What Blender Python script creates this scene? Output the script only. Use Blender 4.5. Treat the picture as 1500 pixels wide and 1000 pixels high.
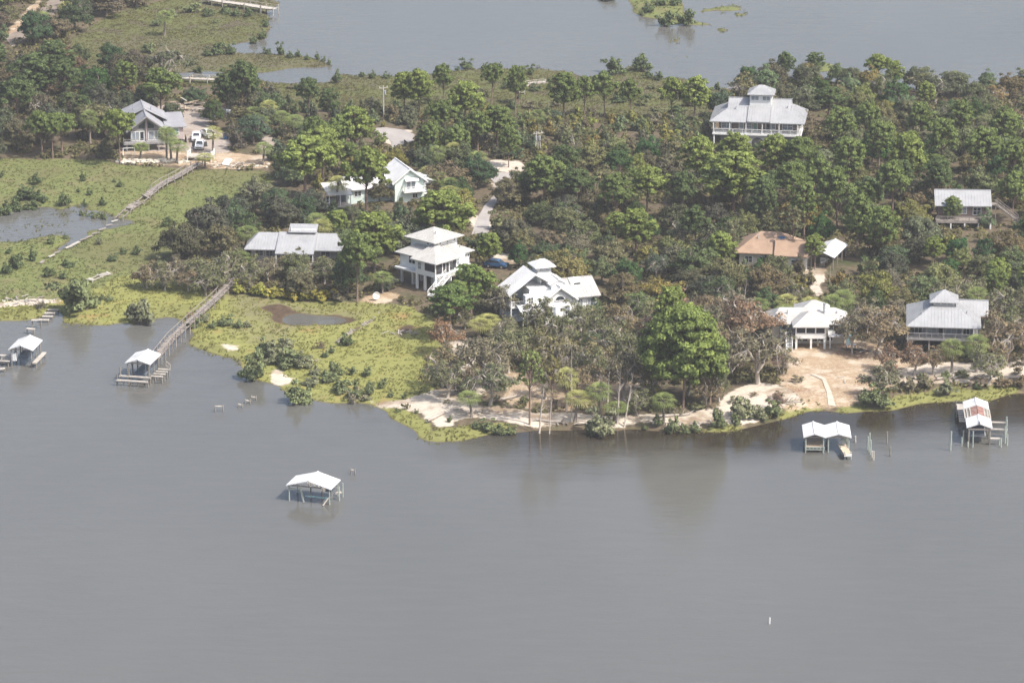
import bpy, math, random
import numpy as np
from mathutils import Vector, Matrix

R = math.radians
SC = bpy.context.scene
for o in list(bpy.data.objects):
    bpy.data.objects.remove(o)
random.seed(11)
rng = np.random.default_rng(11)
COL = SC.collection

# ------------------------------------------------------------------ camera
FPX, PITCH, CAMH = 5330.0, 17.0, 195.0
cam_d = bpy.data.cameras.new('camera')
cam_d.sensor_width = 36.0
cam_d.lens = FPX / 1500.0 * 36.0
cam_d.clip_start = 1.0
cam_d.clip_end = 30000.0
cam = bpy.data.objects.new('camera', cam_d)
cam.location = (0, 0, CAMH)
cam.rotation_euler = (R(90 - PITCH), 0, 0)
COL.objects.link(cam)
SC.camera = cam

# ------------------------------------------------------------------ sky and sun
SUN_EL, SUN_AZ = R(52), R(122)          # azimuth clockwise from +Y (the view direction): from the right, a little behind the camera
W = bpy.data.worlds.new('World')
SC.world = W
W.use_nodes = True
nt = W.node_tree
nt.nodes.clear()
sky = nt.nodes.new('ShaderNodeTexSky')
sky.sky_type = 'NISHITA'
sky.sun_disc = False
sky.sun_elevation = SUN_EL
sky.sun_rotation = SUN_AZ
sky.air_density = 1.1
sky.dust_density = 5.0
sky.ozone_density = 2.0
bg = nt.nodes.new('ShaderNodeBackground')
bg.inputs['Strength'].default_value = 0.15
wo = nt.nodes.new('ShaderNodeOutputWorld')
nt.links.new(sky.outputs[0], bg.inputs[0])
nt.links.new(bg.outputs[0], wo.inputs[0])
sd = bpy.data.lights.new('sun', 'SUN')
sd.energy = 3.9
sd.angle = R(0.6)
sd.color = (1.0, 0.955, 0.88)
sun = bpy.data.objects.new('sun', sd)
to_sun = Vector((math.sin(SUN_AZ) * math.cos(SUN_EL), math.cos(SUN_AZ) * math.cos(SUN_EL), math.sin(SUN_EL)))
sun.rotation_euler = to_sun.to_track_quat('Z', 'Y').to_euler()
sun.location = to_sun * 600 + Vector((0, 700, 0))
COL.objects.link(sun)

SC.view_settings.view_transform = 'Standard'
SC.view_settings.look = 'None'
SC.view_settings.exposure = 0.56
SC.view_settings.gamma = 1.0
SC.view_settings.use_curve_mapping = False
SC.render.engine = 'CYCLES'
SC.render.resolution_x, SC.render.resolution_y = 1024, 682
SC.cycles.use_denoising = True
SC.cycles.max_bounces = 6
SC.cycles.diffuse_bounces = 3
SC.cycles.glossy_bounces = 2
SC.cycles.transmission_bounces = 2
SC.cycles.transparent_max_bounces = 4
SC.cycles.volume_bounces = 0
SC.cycles.use_adaptive_sampling = True
SC.cycles.adaptive_threshold = 0.02
SC.cycles.sample_clamp_indirect = 4.0

# ------------------------------------------------------------------ helpers
_cp, _sp = math.cos(R(PITCH)), math.sin(R(PITCH))


def on_plane(px, py, z=0.0):
    """The point of the plane at height z seen at pixel (px, py) of the 1500 x 1000 photograph (used once, to survey the place)."""
    u, v = (px - 750.0) / FPX, (500.0 - py) / FPX
    d = (u, _cp + v * _sp, -_sp + v * _cp)
    t = (z - CAMH) / d[2]
    return (d[0] * t, d[1] * t)


def to_px(x, y, z):
    dy, dz = y, z - CAMH
    f = dy * _cp - dz * _sp
    v = dy * _sp + dz * _cp
    return 750 + FPX * x / f, 500 - FPX * v / f, FPX / f


def new_mat(name):
    m = bpy.data.materials.new(name)
    m.use_nodes = True
    n = m.node_tree.nodes
    n.clear()
    out = n.new('ShaderNodeOutputMaterial')
    b = n.new('ShaderNodeBsdfPrincipled')
    m.node_tree.links.new(b.outputs[0], out.inputs[0])
    return m, m.node_tree, b


class NT:
    """Small node-building helper."""
    def __init__(s, tree):
        s.t = tree

    def link(s, a, b):
        if isinstance(a, (int, float)):
            b.default_value = a
        elif isinstance(a, tuple):
            b.default_value = a if len(a) == len(b.default_value) else tuple(a) + (1.0,)
        else:
            s.t.links.new(a, b)

    def noise(s, vec, scale, detail=3.0, rough=0.55, dist=0.0):
        n = s.t.nodes.new('ShaderNodeTexNoise')
        n.inputs['Scale'].default_value = scale
        n.inputs['Detail'].default_value = detail
        n.inputs['Roughness'].default_value = rough
        n.inputs['Distortion'].default_value = dist
        if vec is not None:
            s.t.links.new(vec, n.inputs['Vector'])
        return n.outputs[0]

    def ramp(s, fac, lo, hi):
        n = s.t.nodes.new('ShaderNodeMapRange')
        n.clamp = True
        s.link(fac, n.inputs[0])
        n.inputs[1].default_value = lo
        n.inputs[2].default_value = hi
        return n.outputs[0]

    def mix(s, fac, a, b, mode='MIX'):
        n = s.t.nodes.new('ShaderNodeMix')
        n.data_type = 'RGBA'
        n.blend_type = mode
        s.link(fac, n.inputs[0])
        s.link(a, n.inputs[6])
        s.link(b, n.inputs[7])
        return n.outputs[2]

    def math(s, op, a, b=0.0):
        n = s.t.nodes.new('ShaderNodeMath')
        n.operation = op
        s.link(a, n.inputs[0])
        s.link(b, n.inputs[1])
        return n.outputs[0]

    def attr(s, name):
        n = s.t.nodes.new('ShaderNodeAttribute')
        n.attribute_name = name
        return n

    def coord(s, kind='Object'):
        return s.t.nodes.new('ShaderNodeTexCoord').outputs[kind]

    def mapping(s, vec, scale=(1, 1, 1), rot=(0, 0, 0)):
        n = s.t.nodes.new('ShaderNodeMapping')
        n.inputs['Scale'].default_value = scale
        n.inputs['Rotation'].default_value = rot
        s.t.links.new(vec, n.inputs[0])
        return n.outputs[0]

    def bump(s, h, strength, dist):
        n = s.t.nodes.new('ShaderNodeBump')
        n.inputs['Strength'].default_value = strength
        n.inputs['Distance'].default_value = dist
        s.t.links.new(h, n.inputs['Height'])
        return n.outputs[0]


def worn(name, c, c2, scale=0.6, rough=0.6, spec=0.3, metal=0.0, streak=(1, 1, 1)):
    """A surface whose colour wanders between c and c2 in soft stains."""
    m, t, b = new_mat(name)
    k = NT(t)
    v = k.mapping(k.coord(), streak)
    f = k.ramp(k.noise(v, scale, 5.0, 0.65), 0.35, 0.68)
    col = k.mix(f, c, c2)
    fine = k.ramp(k.noise(v, scale * 9, 2.0), 0.2, 0.8)
    col = k.mix(k.math('MULTIPLY', fine, 0.18), col, (c2[0] * .6, c2[1] * .6, c2[2] * .6))
    t.links.new(col, b.inputs['Base Color'])
    b.inputs['Roughness'].default_value = rough
    b.inputs['Specular IOR Level'].default_value = spec
    b.inputs['Metallic'].default_value = metal
    return m


M = {
    'metal_roof': worn('galvanised_metal', (.365, .368, .375), (.29, .293, .30), .35, .42, .5),
    'white_roof': worn('white_metal_roof', (.70, .70, .70), (.56, .56, .555), .3, .45, .5),
    'shingle_pale': worn('pale_shingle', (.47, .46, .44), (.37, .36, .34), .5, .8, .2),
    'grey_shingle': worn('grey_shingle', (.31, .31, .325), (.24, .24, .255), .5, .8, .2),
    'tan_roof': worn('tan_shingle', (.36, .25, .18), (.27, .185, .13), .5, .85, .2),
    'red_wood': worn('red_sheathing', (.20, .055, .045), (.34, .26, .22), 1.6, .85, .2),
    'white_paint': worn('white_paint', (.80, .80, .79), (.70, .70, .68), .5, .55, .35),
    'white_wall': worn('white_siding', (.80, .80, .79), (.70, .71, .71), .4, .6, .3),
    'mint_wall': worn('mint_siding', (.66, .76, .71), (.58, .68, .64), .4, .65, .3),
    'grey_wall': worn('grey_siding', (.30, .29, .29), (.22, .215, .22), .5, .75, .2),
    'pink_wall': worn('pinkish_siding', (.50, .42, .41), (.42, .35, .34), .5, .75, .2),
    'brown_wall': worn('brown_siding', (.26, .20, .18), (.20, .155, .14), .5, .75, .2),
    'blue_wall': worn('slate_blue_siding', (.19, .21, .25), (.14, .155, .19), .5, .75, .2),
    'cream_wall': worn('cream_siding', (.62, .58, .50), (.52, .48, .41), .5, .75, .2),
    'block_wall': worn('grey_block', (.42, .41, .41), (.33, .32, .32), .8, .85, .2),
    'glass': worn('dark_glass', (.025, .03, .04), (.05, .06, .07), .4, .12, .5),
    'green_glass': worn('greenish_glass', (.16, .27, .22), (.22, .33, .28), .5, .15, .5),
    'grey_glass': worn('curtained_glass', (.22, .25, .29), (.32, .35, .38), .6, .15, .5),
    'screen': worn('porch_screen', (.035, .035, .04), (.06, .055, .06), .6, .8, .2),
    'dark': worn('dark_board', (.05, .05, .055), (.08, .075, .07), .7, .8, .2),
    'wood': worn('weathered_wood', (.33, .29, .26), (.21, .185, .165), 1.2, .85, .2),
    'pale_wood': worn('bleached_wood', (.50, .46, .41), (.34, .31, .27), 1.4, .85, .2),
    'new_wood': worn('fresh_planks', (.58, .46, .34), (.44, .34, .25), 1.2, .8, .2),
    'green_wood': worn('pale_green_post', (.40, .45, .40), (.26, .29, .26), 1.4, .8, .2),
    'pile': worn('pile_wood', (.30, .28, .25), (.13, .12, .105), .8, .85, .2, streak=(1, 1, .6)),
    'teal': worn('teal_paint', (.22, .36, .38), (.17, .29, .31), .8, .6, .3),
    'rail_green': worn('mint_rail', (.60, .78, .66), (.50, .68, .57), .8, .6, .3),
    'car_white': worn('white_car_paint', (.78, .79, .80), (.70, .71, .72), .4, .25, .6),
    'car_blue': worn('blue_car_paint', (.03, .10, .22), (.02, .07, .16), .4, .25, .6),
    'tyre': worn('tyre_rubber', (.02, .02, .02), (.035, .035, .035), 2, .85, .2),
    'stone': worn('pale_limestone', (.60, .55, .47), (.44, .40, .33), 1.1, .9, .2),
    'grey_metal': worn('dull_metal', (.45, .46, .48), (.35, .36, .38), .8, .5, .4, .3),
    'blue_lift': worn('blue_lift_paint', (.13, .16, .20), (.09, .115, .145), .8, .6, .3),
    'concrete': worn('concrete', (.52, .50, .47), (.40, .38, .36), .8, .9, .2),
    'bark': worn('grey_bark', (.20, .17, .145), (.12, .10, .085), 1.5, .9, .15, streak=(1, 1, .4)),
    'pine_bark': worn('pine_bark', (.22, .155, .125), (.14, .10, .08), 1.5, .9, .15, streak=(1, 1, .4)),
    'pale_bark': worn('bleached_bark', (.46, .41, .36), (.30, .265, .23), 1.5, .9, .15, streak=(1, 1, .4)),
}


class MB:
    """Collects boxes, beams, tubes, slabs; build() links them as ONE mesh object."""
    def __init__(s):
        s.v, s.f = [], []

    def poly(s, pts):
        n = len(s.v)
        s.v += [tuple(p) for p in pts]
        s.f.append(tuple(range(n, n + len(pts))))

    def hexa(s, p):
        n = len(s.v)
        s.v += [tuple(q) for q in p]
        for f in ((0, 3, 2, 1), (4, 5, 6, 7), (0, 1, 5, 4), (1, 2, 6, 5), (2, 3, 7, 6), (3, 0, 4, 7)):
            s.f.append(tuple(n + i for i in f))
        return s

    def box(s, x0, x1, y0, y1, z0, z1):
        return s.hexa([(x0, y0, z0), (x1, y0, z0), (x1, y1, z0), (x0, y1, z0), (x0, y0, z1), (x1, y0, z1), (x1, y1, z1), (x0, y1, z1)])

    def beam(s, p, q, w, h):
        p, q = Vector(p), Vector(q)
        d = (q - p).normalized()
        up = Vector((0, 0, 1)) if abs(d.z) < .95 else Vector((0, 1, 0))
        a = d.cross(up).normalized() * (w / 2)
        b = a.cross(d).normalized() * (h / 2)
        return s.hexa([p - a - b, p + a - b, p + a + b, p - a + b, q - a - b, q + a - b, q + a + b, q - a + b])

    def tube(s, pts, rad, n=6):
        base = len(s.v)
        P = [Vector(p) for p in pts]
        for i, p in enumerate(P):
            d = (P[min(i + 1, len(P) - 1)] - P[max(i - 1, 0)])
            d = d.normalized() if d.length > 1e-6 else Vector((0, 0, 1))
            u = d.cross(Vector((0, 1, 0)) if abs(d.y) < .9 else Vector((1, 0, 0))).normalized()
            w = d.cross(u)
            for k in range(n):
                a = 2 * math.pi * k / n
                s.v.append(tuple(p + (u * math.cos(a) + w * math.sin(a)) * rad[i]))
        for i in range(len(P) - 1):
            for k in range(n):
                a, b = base + i * n + k, base + i * n + (k + 1) % n
                s.f.append((a, b, b + n, a + n))
        s.f.append(tuple(base + k for k in range(n)))
        s.f.append(tuple(base + (len(P) - 1) * n + k for k in reversed(range(n))))
        return s

    def slab(s, pts, t=.14):
        """A flat plate: the polygon pts as its upper face, t thick below."""
        n = len(s.v)
        k = len(pts)
        s.v += [tuple(p) for p in pts] + [(p[0], p[1], p[2] - t) for p in pts]
        s.f.append(tuple(range(n, n + k)))
        s.f.append(tuple(range(n + 2 * k - 1, n + k - 1, -1)))
        for i in range(k):
            j = (i + 1) % k
            s.f.append((n + i, n + k + i, n + k + j, n + j))
        return s

    def ribs(s, pts, step=.55, h=.05, w=.05):
        """Standing seams on the roof plane pts; its eave runs from pts[0] to pts[1]."""
        P = [Vector(p) for p in pts]
        e = (P[1] - P[0]).normalized()
        nrm = e.cross(P[2] - P[0]).normalized()
        if nrm.z < 0:
            nrm = -nrm
        u = nrm.cross(e)
        if u.z < 0:
            u = -u
        q = [((p - P[0]).dot(e), (p - P[0]).dot(u)) for p in P]
        lo, hi = min(a[0] for a in q), max(a[0] for a in q)
        x = lo + step * .5
        while x < hi:
            ys = []
            for i in range(len(q)):
                a, b = q[i], q[(i + 1) % len(q)]
                if (a[0] - x) * (b[0] - x) < 0:
                    ys.append(a[1] + (b[1] - a[1]) * (x - a[0]) / (b[0] - a[0]))
            if len(ys) >= 2 and max(ys) - min(ys) > .3:
                s.beam(P[0] + e * x + u * (min(ys) + .03) + nrm * (h / 2), P[0] + e * x + u * (max(ys) - .03) + nrm * (h / 2), w, h)
            x += step
        return s

    def mesh(s, name, mat=None, smooth=False):
        me = bpy.data.meshes.new(name)
        me.from_pydata(s.v, [], s.f)
        if mat is not None:
            me.materials.append(mat)
        if smooth:
            me.polygons.foreach_set('use_smooth', [True] * len(me.polygons))
        me.update()
        return me

    def build(s, name, mat, parent=None, label=None, smooth=False):
        o = bpy.data.objects.new(name, s.mesh(name, mat, smooth))
        COL.objects.link(o)
        if parent is not None:
            o.parent = parent
        if label:
            o['label'] = label
        return o


def thing(name, label, cat, loc=(0, 0, 0), rz=0.0, group=None):
    o = bpy.data.objects.new(name, None)
    o.empty_display_size = .5
    COL.objects.link(o)
    o.location = loc
    o.rotation_euler = (0, 0, rz)
    return tag(o, label, cat, group)


def tag(o, label, cat, group=None):
    o['label'] = label
    o['category'] = cat
    if group:
        o['group'] = group
    return o


def kind(o, k, label=None):
    o['kind'] = k
    if label:
        o['label'] = label
    return o
# ------------------------------------------------------------------ survey of the shores and ground cover (pixels of the photo, laid on the water plane)
MAINLAND = [(-260, 468), (0, 470), (64, 469), (68, 462), (76, 457), (92, 456), (96, 464), (88, 476), (140, 478), (168, 476), (178, 470), (200, 474), (224, 473),
    (232, 464), (250, 460), (262, 461), (258, 470), (272, 474), (284, 490), (279, 506), (307, 520), (355, 531), (362, 545), (372, 553), (389, 560),
    (410, 567), (424, 580), (463, 586), (503, 591), (538, 593), (565, 606), (568, 614), (607, 629), (614, 643), (646, 647), (656, 650), (690, 648), (712, 643), (758, 635), (790, 630),
    (830, 628), (857, 627), (890, 631), (923, 629), (957, 631), (1000, 633), (1023, 635), (1063, 638), (1090, 626), (1117, 615), (1157, 612), (1205, 602),
    (1228, 602), (1249, 604), (1303, 602), (1353, 594), (1404, 586), (1412, 582), (1420, 586), (1500, 578), (1760, 560),
    (1760, 150), (1500, 140), (1330, 132), (1200, 120), (1130, 124), (1075, 133), (1050, 132), (1008, 118), (971, 118), (958, 112), (948, 100), (930, 96), (915, 98), (905, 112), (883, 112),
    (844, 112), (840, 105), (787, 100), (733, 102), (693, 101), (672, 104), (640, 108), (571, 113), (533, 112), (505, 110), (492, 108), (488, 120), (435, 125), (400, 122),
    (340, 112), (300, 113), (262, 112), (258, 124), (235, 119), (220, 110), (260, 108), (298, 105), (374, 105), (400, 106), (432, 100), (460, 97), (484, 95), (466, 86), (430, 81), (400, 78), (381, 78),
    (349, 79), (333, 64), (384, 60), (393, 44), (393, 19), (405, 5), (398, -4), (360, -10), (330, -60), (200, -90), (-260, -90)]
ISLANDS = [
    [(920, -14), (924, 5), (929, 16), (949, 28), (965, 26), (972, 38), (1013, 38), (1053, 36), (1049, 33), (1019, 31), (999, 12), (998, -14)],
    [(1023, 20), (1030, 14), (1050, 9), (1087, 11), (1085, 15), (1050, 16), (1040, 20)],
    [(1070, 22), (1080, 18), (1093, 21), (1090, 26), (1078, 26)], [(1047, 46), (1053, 42), (1067, 42), (1066, 47), (1056, 49)],
    [(984, 60), (990, 55), (1005, 56), (1000, 61), (990, 66)], [(980, 86), (985, 84), (994, 86), (988, 88)], [(1016, 73), (1024, 70), (1038, 72), (1030, 75)],
    [(966, 80), (974, 78), (981, 80), (974, 82)], [(1000, 83), (1005, 81), (1012, 84), (1005, 85)],
    [(1177, 97), (1186, 90), (1215, 92), (1218, 103), (1195, 105)], [(868, -4), (890, -8), (911, -3), (905, -2), (885, 2)],
    [(943, 81), (950, 79), (960, 81), (952, 84)], [(1052, 18), (1062, 16), (1064, 20), (1055, 21)]]
PONDS = [
    [(-260, 308), (0, 309), (29, 308), (59, 302), (88, 304), (107, 299), (140, 296), (149, 307), (171, 321), (200, 321), (192, 328), (164, 330), (160, 337), (139, 343), (115, 356),
     (93, 364), (59, 381), (50, 384), (62, 372), (88, 358), (103, 346), (82, 343), (50, 351), (27, 359), (0, 364), (-260, 380)],
    [(428, 454), (455, 459), (490, 463), (512, 465), (502, 471), (488, 472), (441, 473), (418, 467)]]
MARSH_FRONT = [(215, 395), (300, 430), (350, 434), (420, 440), (545, 444), (560, 450), (600, 452), (634, 464), (640, 480), (650, 515), (655, 545), (640, 570), (600, 590), (560, 600), (500, 600), (400, 600), (-260, 560), (-260, 436), (90, 440)]
MARSH_LEFT = [(-260, 236), (0, 236), (150, 240), (175, 245), (280, 252), (330, 250), (396, 252), (402, 268), (384, 288), (344, 325), (300, 352), (262, 376), (205, 400), (180, 425), (120, 455), (-260, 470)]
MARSH_FAR = [(100, 95), (105, 58), (170, 22), (225, 6), (300, -6), (420, -8), (490, 90), (420, 130), (320, 126), (262, 126), (200, 108)]
SCRUB_FAR = [(398, 122), (500, 108), (600, 108), (690, 99), (840, 100), (905, 92), (975, 112), (1010, 116), (1080, 130), (1072, 140), (1042, 160), (1030, 185), (900, 178), (800, 172), (740, 176), (640, 172), (560, 168), (400, 160)]
SAND = [
    [(-260, 436), (0, 440), (60, 436), (90, 440), (88, 446), (40, 446), (0, 449), (-260, 450)],
    [(321, 507), (334, 502), (345, 505), (351, 510), (343, 515), (352, 522), (330, 514)],
    [(388, 556), (397, 537), (410, 545), (409, 552), (431, 554), (425, 561), (410, 564), (398, 562)],
    [(517, 584), (560, 588), (597, 583), (614, 579), (630, 574), (655, 573), (680, 582), (699, 600), (737, 605), (790, 608), (843, 610), (900, 614), (950, 616), (1010, 612), (1047, 595), (1075, 578), (1106, 570), (1157, 573), (1180, 590), (1130, 606), (1085, 618), (1050, 624), (1000, 624), (950, 624), (900, 625), (857, 622), (800, 624), (763, 625), (740, 620), (699, 615), (665, 617), (655, 633), (640, 628), (625, 610), (598, 602), (560, 597)],
    [(1290, 553), (1321, 542), (1393, 536), (1500, 538), (1700, 532), (1700, 550), (1500, 557), (1440, 561), (1400, 566), (1370, 568), (1330, 566), (1300, 562)],
    [(660, 508), (690, 500), (745, 535), (735, 560), (700, 590), (680, 575)],
    [(1167, 392), (1208, 394), (1210, 412), (1197, 427), (1208, 450), (1190, 440), (1184, 422), (1174, 406)],
    [(712, 243), (760, 243), (775, 252), (766, 258), (705, 254)], [(700, 318), (716, 325), (722, 340), (705, 350), (690, 330)],
    [(724, 372), (745, 376), (764, 392), (750, 398), (722, 388)], [(560, 195), (604, 195), (612, 204), (602, 212), (585, 220), (560, 212)],
    
    [(720, 262), (733, 272), (726, 292), (716, 300), (724, 280)]]
STRAW = [[(2, 60), (52, 4), (66, -2), (40, 44), (10, 72)],
    [(730, 550), (860, 560), (960, 575), (940, 600), (830, 606), (740, 600)],
    [(1145, 560), (1160, 520), (1168, 505), (1245, 505), (1300, 512), (1325, 530), (1330, 552), (1310, 572), (1250, 594), (1215, 598), (1160, 604), (1130, 600), (1140, 585)],
    [(1330, 548), (1400, 545), (1500, 548), (1500, 562), (1440, 566), (1330, 566)],
    [(540, 432), (575, 430), (590, 440), (570, 448), (540, 446)],
    [(170, 224), (330, 228), (400, 232), (398, 248), (330, 250), (180, 242)]]
YARD = [[(228, 162), (240, 157), (330, 166), (333, 172), (312, 178), (300, 182), (312, 195), (332, 203), (338, 214), (330, 228), (170, 228), (190, 214), (255, 214), (262, 190)],
        [(376, 200), (400, 210), (410, 226), (395, 236), (380, 224)]]
MUD = [[(380, 451), (403, 447), (430, 452), (460, 457), (522, 463), (518, 467), (503, 472), (441, 474), (414, 469), (398, 459)],
       [(555, 453), (561, 455), (545, 470), (503, 499), (466, 531), (461, 530), (500, 494), (541, 466)], [(568, 466), (600, 476), (606, 484), (584, 496), (578, 486), (596, 478)],
       [(635, 495), (650, 490), (652, 505), (636, 503)]]
BRIGHT = [[(277, 505), (284, 490), (355, 518), (352, 533), (300, 520)], [(1205, 603), (1157, 613), (1140, 610), (1160, 596), (1200, 590), (1214, 597)], [(1226, 603), (1232, 593), (1300, 590), (1395, 572), (1500, 566), (1500, 580), (1410, 588), (1300, 606)],
          [(615, 641), (640, 625), (660, 632), (740, 622), (756, 634), (700, 646), (640, 650)], [(1020, 633), (1050, 624), (1085, 618), (1090, 628), (1062, 640)], [(330, 436), (430, 441), (545, 446), (600, 455), (560, 462), (520, 455), (400, 444)],
          [(60, 480), (100, 470), (175, 474), (172, 480)], [(-260, 455), (66, 452), (66, 470), (-260, 472)], [(180, 455), (240, 445), (300, 445), (290, 460), (235, 466)]]


def world_poly(p, z=0.3):
    return np.array([on_plane(a, b, z) for a, b in p])


def inside(poly, x, y):
    """Even-odd test of many points against one polygon."""
    r = np.zeros(x.shape, bool)
    x0, y0 = poly.min(0)
    x1, y1 = poly.max(0)
    m = (x >= x0) & (x <= x1) & (y >= y0) & (y <= y1)
    if not m.any():
        return r
    X, Y = x[m], y[m]
    c = np.zeros(X.shape, bool)
    n = len(poly)
    for i in range(n):
        ax, ay = poly[i]
        bx, by = poly[(i + 1) % n]
        if ay == by:
            continue
        cr = ((ay > Y) != (by > Y)) & (X < (bx - ax) * (Y - ay) / (by - ay) + ax)
        c ^= cr
    r[m] = c
    return r


_lat = {}


def vnoise(x, y, scale, seed):
    """Smooth value noise in [-1, 1]."""
    if seed not in _lat:
        _lat[seed] = np.random.default_rng(1000 + seed).uniform(-1, 1, (256, 256))
    L = _lat[seed]
    u, v = np.asarray(x) / scale + 1000.37, np.asarray(y) / scale + 1000.71
    i, j = np.floor(u).astype(int), np.floor(v).astype(int)
    a, b = u - i, v - j
    a, b = a * a * (3 - 2 * a), b * b * (3 - 2 * b)
    g = lambda p, q: L[p % 256, q % 256]
    return (g(i, j) * (1 - a) + g(i + 1, j) * a) * (1 - b) + (g(i, j + 1) * (1 - a) + g(i + 1, j + 1) * a) * b


def blur(a, r):
    for _ in range(2):
        for ax in (0, 1):
            p = np.pad(a, [(r + 1, r) if k == ax else (0, 0) for k in (0, 1)], mode='edge').cumsum(ax)
            n = a.shape[ax]
            s1 = [slice(None)] * 2
            s0 = [slice(None)] * 2
            s1[ax] = slice(2 * r + 1, 2 * r + 1 + n)
            s0[ax] = slice(0, n)
            a = (p[tuple(s1)] - p[tuple(s0)]) / (2 * r + 1)
    return a


GX0, GX1, GY0, GY1, GS = -185.0, 185.0, 520.0, 1010.0, 0.75
xs = np.arange(GX0, GX1 + .01, GS)
ys = np.arange(GY0, GY1 + .01, GS)
GXX, GYY = np.meshgrid(xs, ys)                      # rows follow y
jx = GXX + 1.1 * vnoise(GXX, GYY, 5, 1) + .5 * vnoise(GXX, GYY, 1.8, 2)
jy = GYY + 2.0 * vnoise(GXX, GYY, 6, 3) + .9 * vnoise(GXX, GYY, 2.0, 4)


def region(polys, z=0.3):
    r = np.zeros(GXX.shape, bool)
    for p in polys:
        r |= inside(world_poly(p, z), jx, jy)
    return r


land = region([MAINLAND] + ISLANDS, 0.0)
pond = region(PONDS, 0.0)
# grassy patches standing in the big pond
pond &= ~((vnoise(GXX, GYY, 9, 8) + .5 * vnoise(GXX, GYY, 3, 9) > .52) & inside(world_poly(PONDS[0]), GXX, GYY))
land &= ~pond
m_marsh_f, m_marsh_l, m_marsh_u, m_scrub = region([MARSH_FRONT, [(555, 598), (600, 604), (622, 614), (634, 626), (612, 646), (552, 618)]]), region([MARSH_LEFT]), region([MARSH_FAR]), region([SCRUB_FAR])
m_isl = region(ISLANDS, 0.0)
marsh = m_marsh_f | m_marsh_l | m_marsh_u | m_scrub | m_isl
sand = region(SAND)
straw = region(STRAW) & ~sand
yard = region(YARD)
mud = region(MUD)
bright = region(BRIGHT)
bare = sand | straw | yard
forest = land & ~marsh & ~bare & ~bright
f1 = blur(land.astype(float), 2)
dry = blur((forest | straw | yard | (sand & ~marsh)).astype(float), 6)
GZ = (f1 - .5) * .75 + .75 * dry * np.clip((f1 - .5) * 2, 0, 1)
GZ += np.where(f1 > .5, .10 * vnoise(GXX, GYY, 4, 5) + .06 * vnoise(GXX, GYY, 1.6, 6), 0) * np.clip((f1 - .5) * 2, 0, 1)
GZ = np.where(f1 < .02, -.9, GZ)


def _grid(A, x, y):
    u = np.clip((np.asarray(x, float) - GX0) / GS, 0, len(xs) - 1.001)
    v = np.clip((np.asarray(y, float) - GY0) / GS, 0, len(ys) - 1.001)
    i, j = u.astype(int), v.astype(int)
    a, b = u - i, v - j
    return (A[j, i] * (1 - a) + A[j, i + 1] * a) * (1 - b) + (A[j + 1, i] * (1 - a) + A[j + 1, i + 1] * a) * b


def ground(x, y):
    return float(_grid(GZ, x, y))


def site(px, py):
    """The spot of the terrain seen at a pixel: (x, y, z)."""
    z = 0.5
    for _ in range(4):
        x, y = on_plane(px, py, z)
        z = max(ground(x, y), 0.0)
    return x, y, z


def flat_mesh(name, V, F4, mats=(), attrs=None):
    me = bpy.data.meshes.new(name)
    V = np.asarray(V, np.float32)
    F4 = np.asarray(F4, np.int32)
    me.vertices.add(len(V))
    me.vertices.foreach_set('co', V.ravel())
    me.loops.add(F4.size)
    me.loops.foreach_set('vertex_index', F4.ravel())
    me.polygons.add(len(F4))
    me.polygons.foreach_set('loop_start', np.arange(0, F4.size, 4, dtype=np.int32))
    for m in mats:
        me.materials.append(m)
    me.update(calc_edges=True)
    for n, (dom, typ, arr) in (attrs or {}).items():
        a = me.attributes.new(n, typ, dom)
        a.data.foreach_set('color' if 'COLOR' in typ else 'value', np.asarray(arr, np.float32).ravel())
    return me


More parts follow.
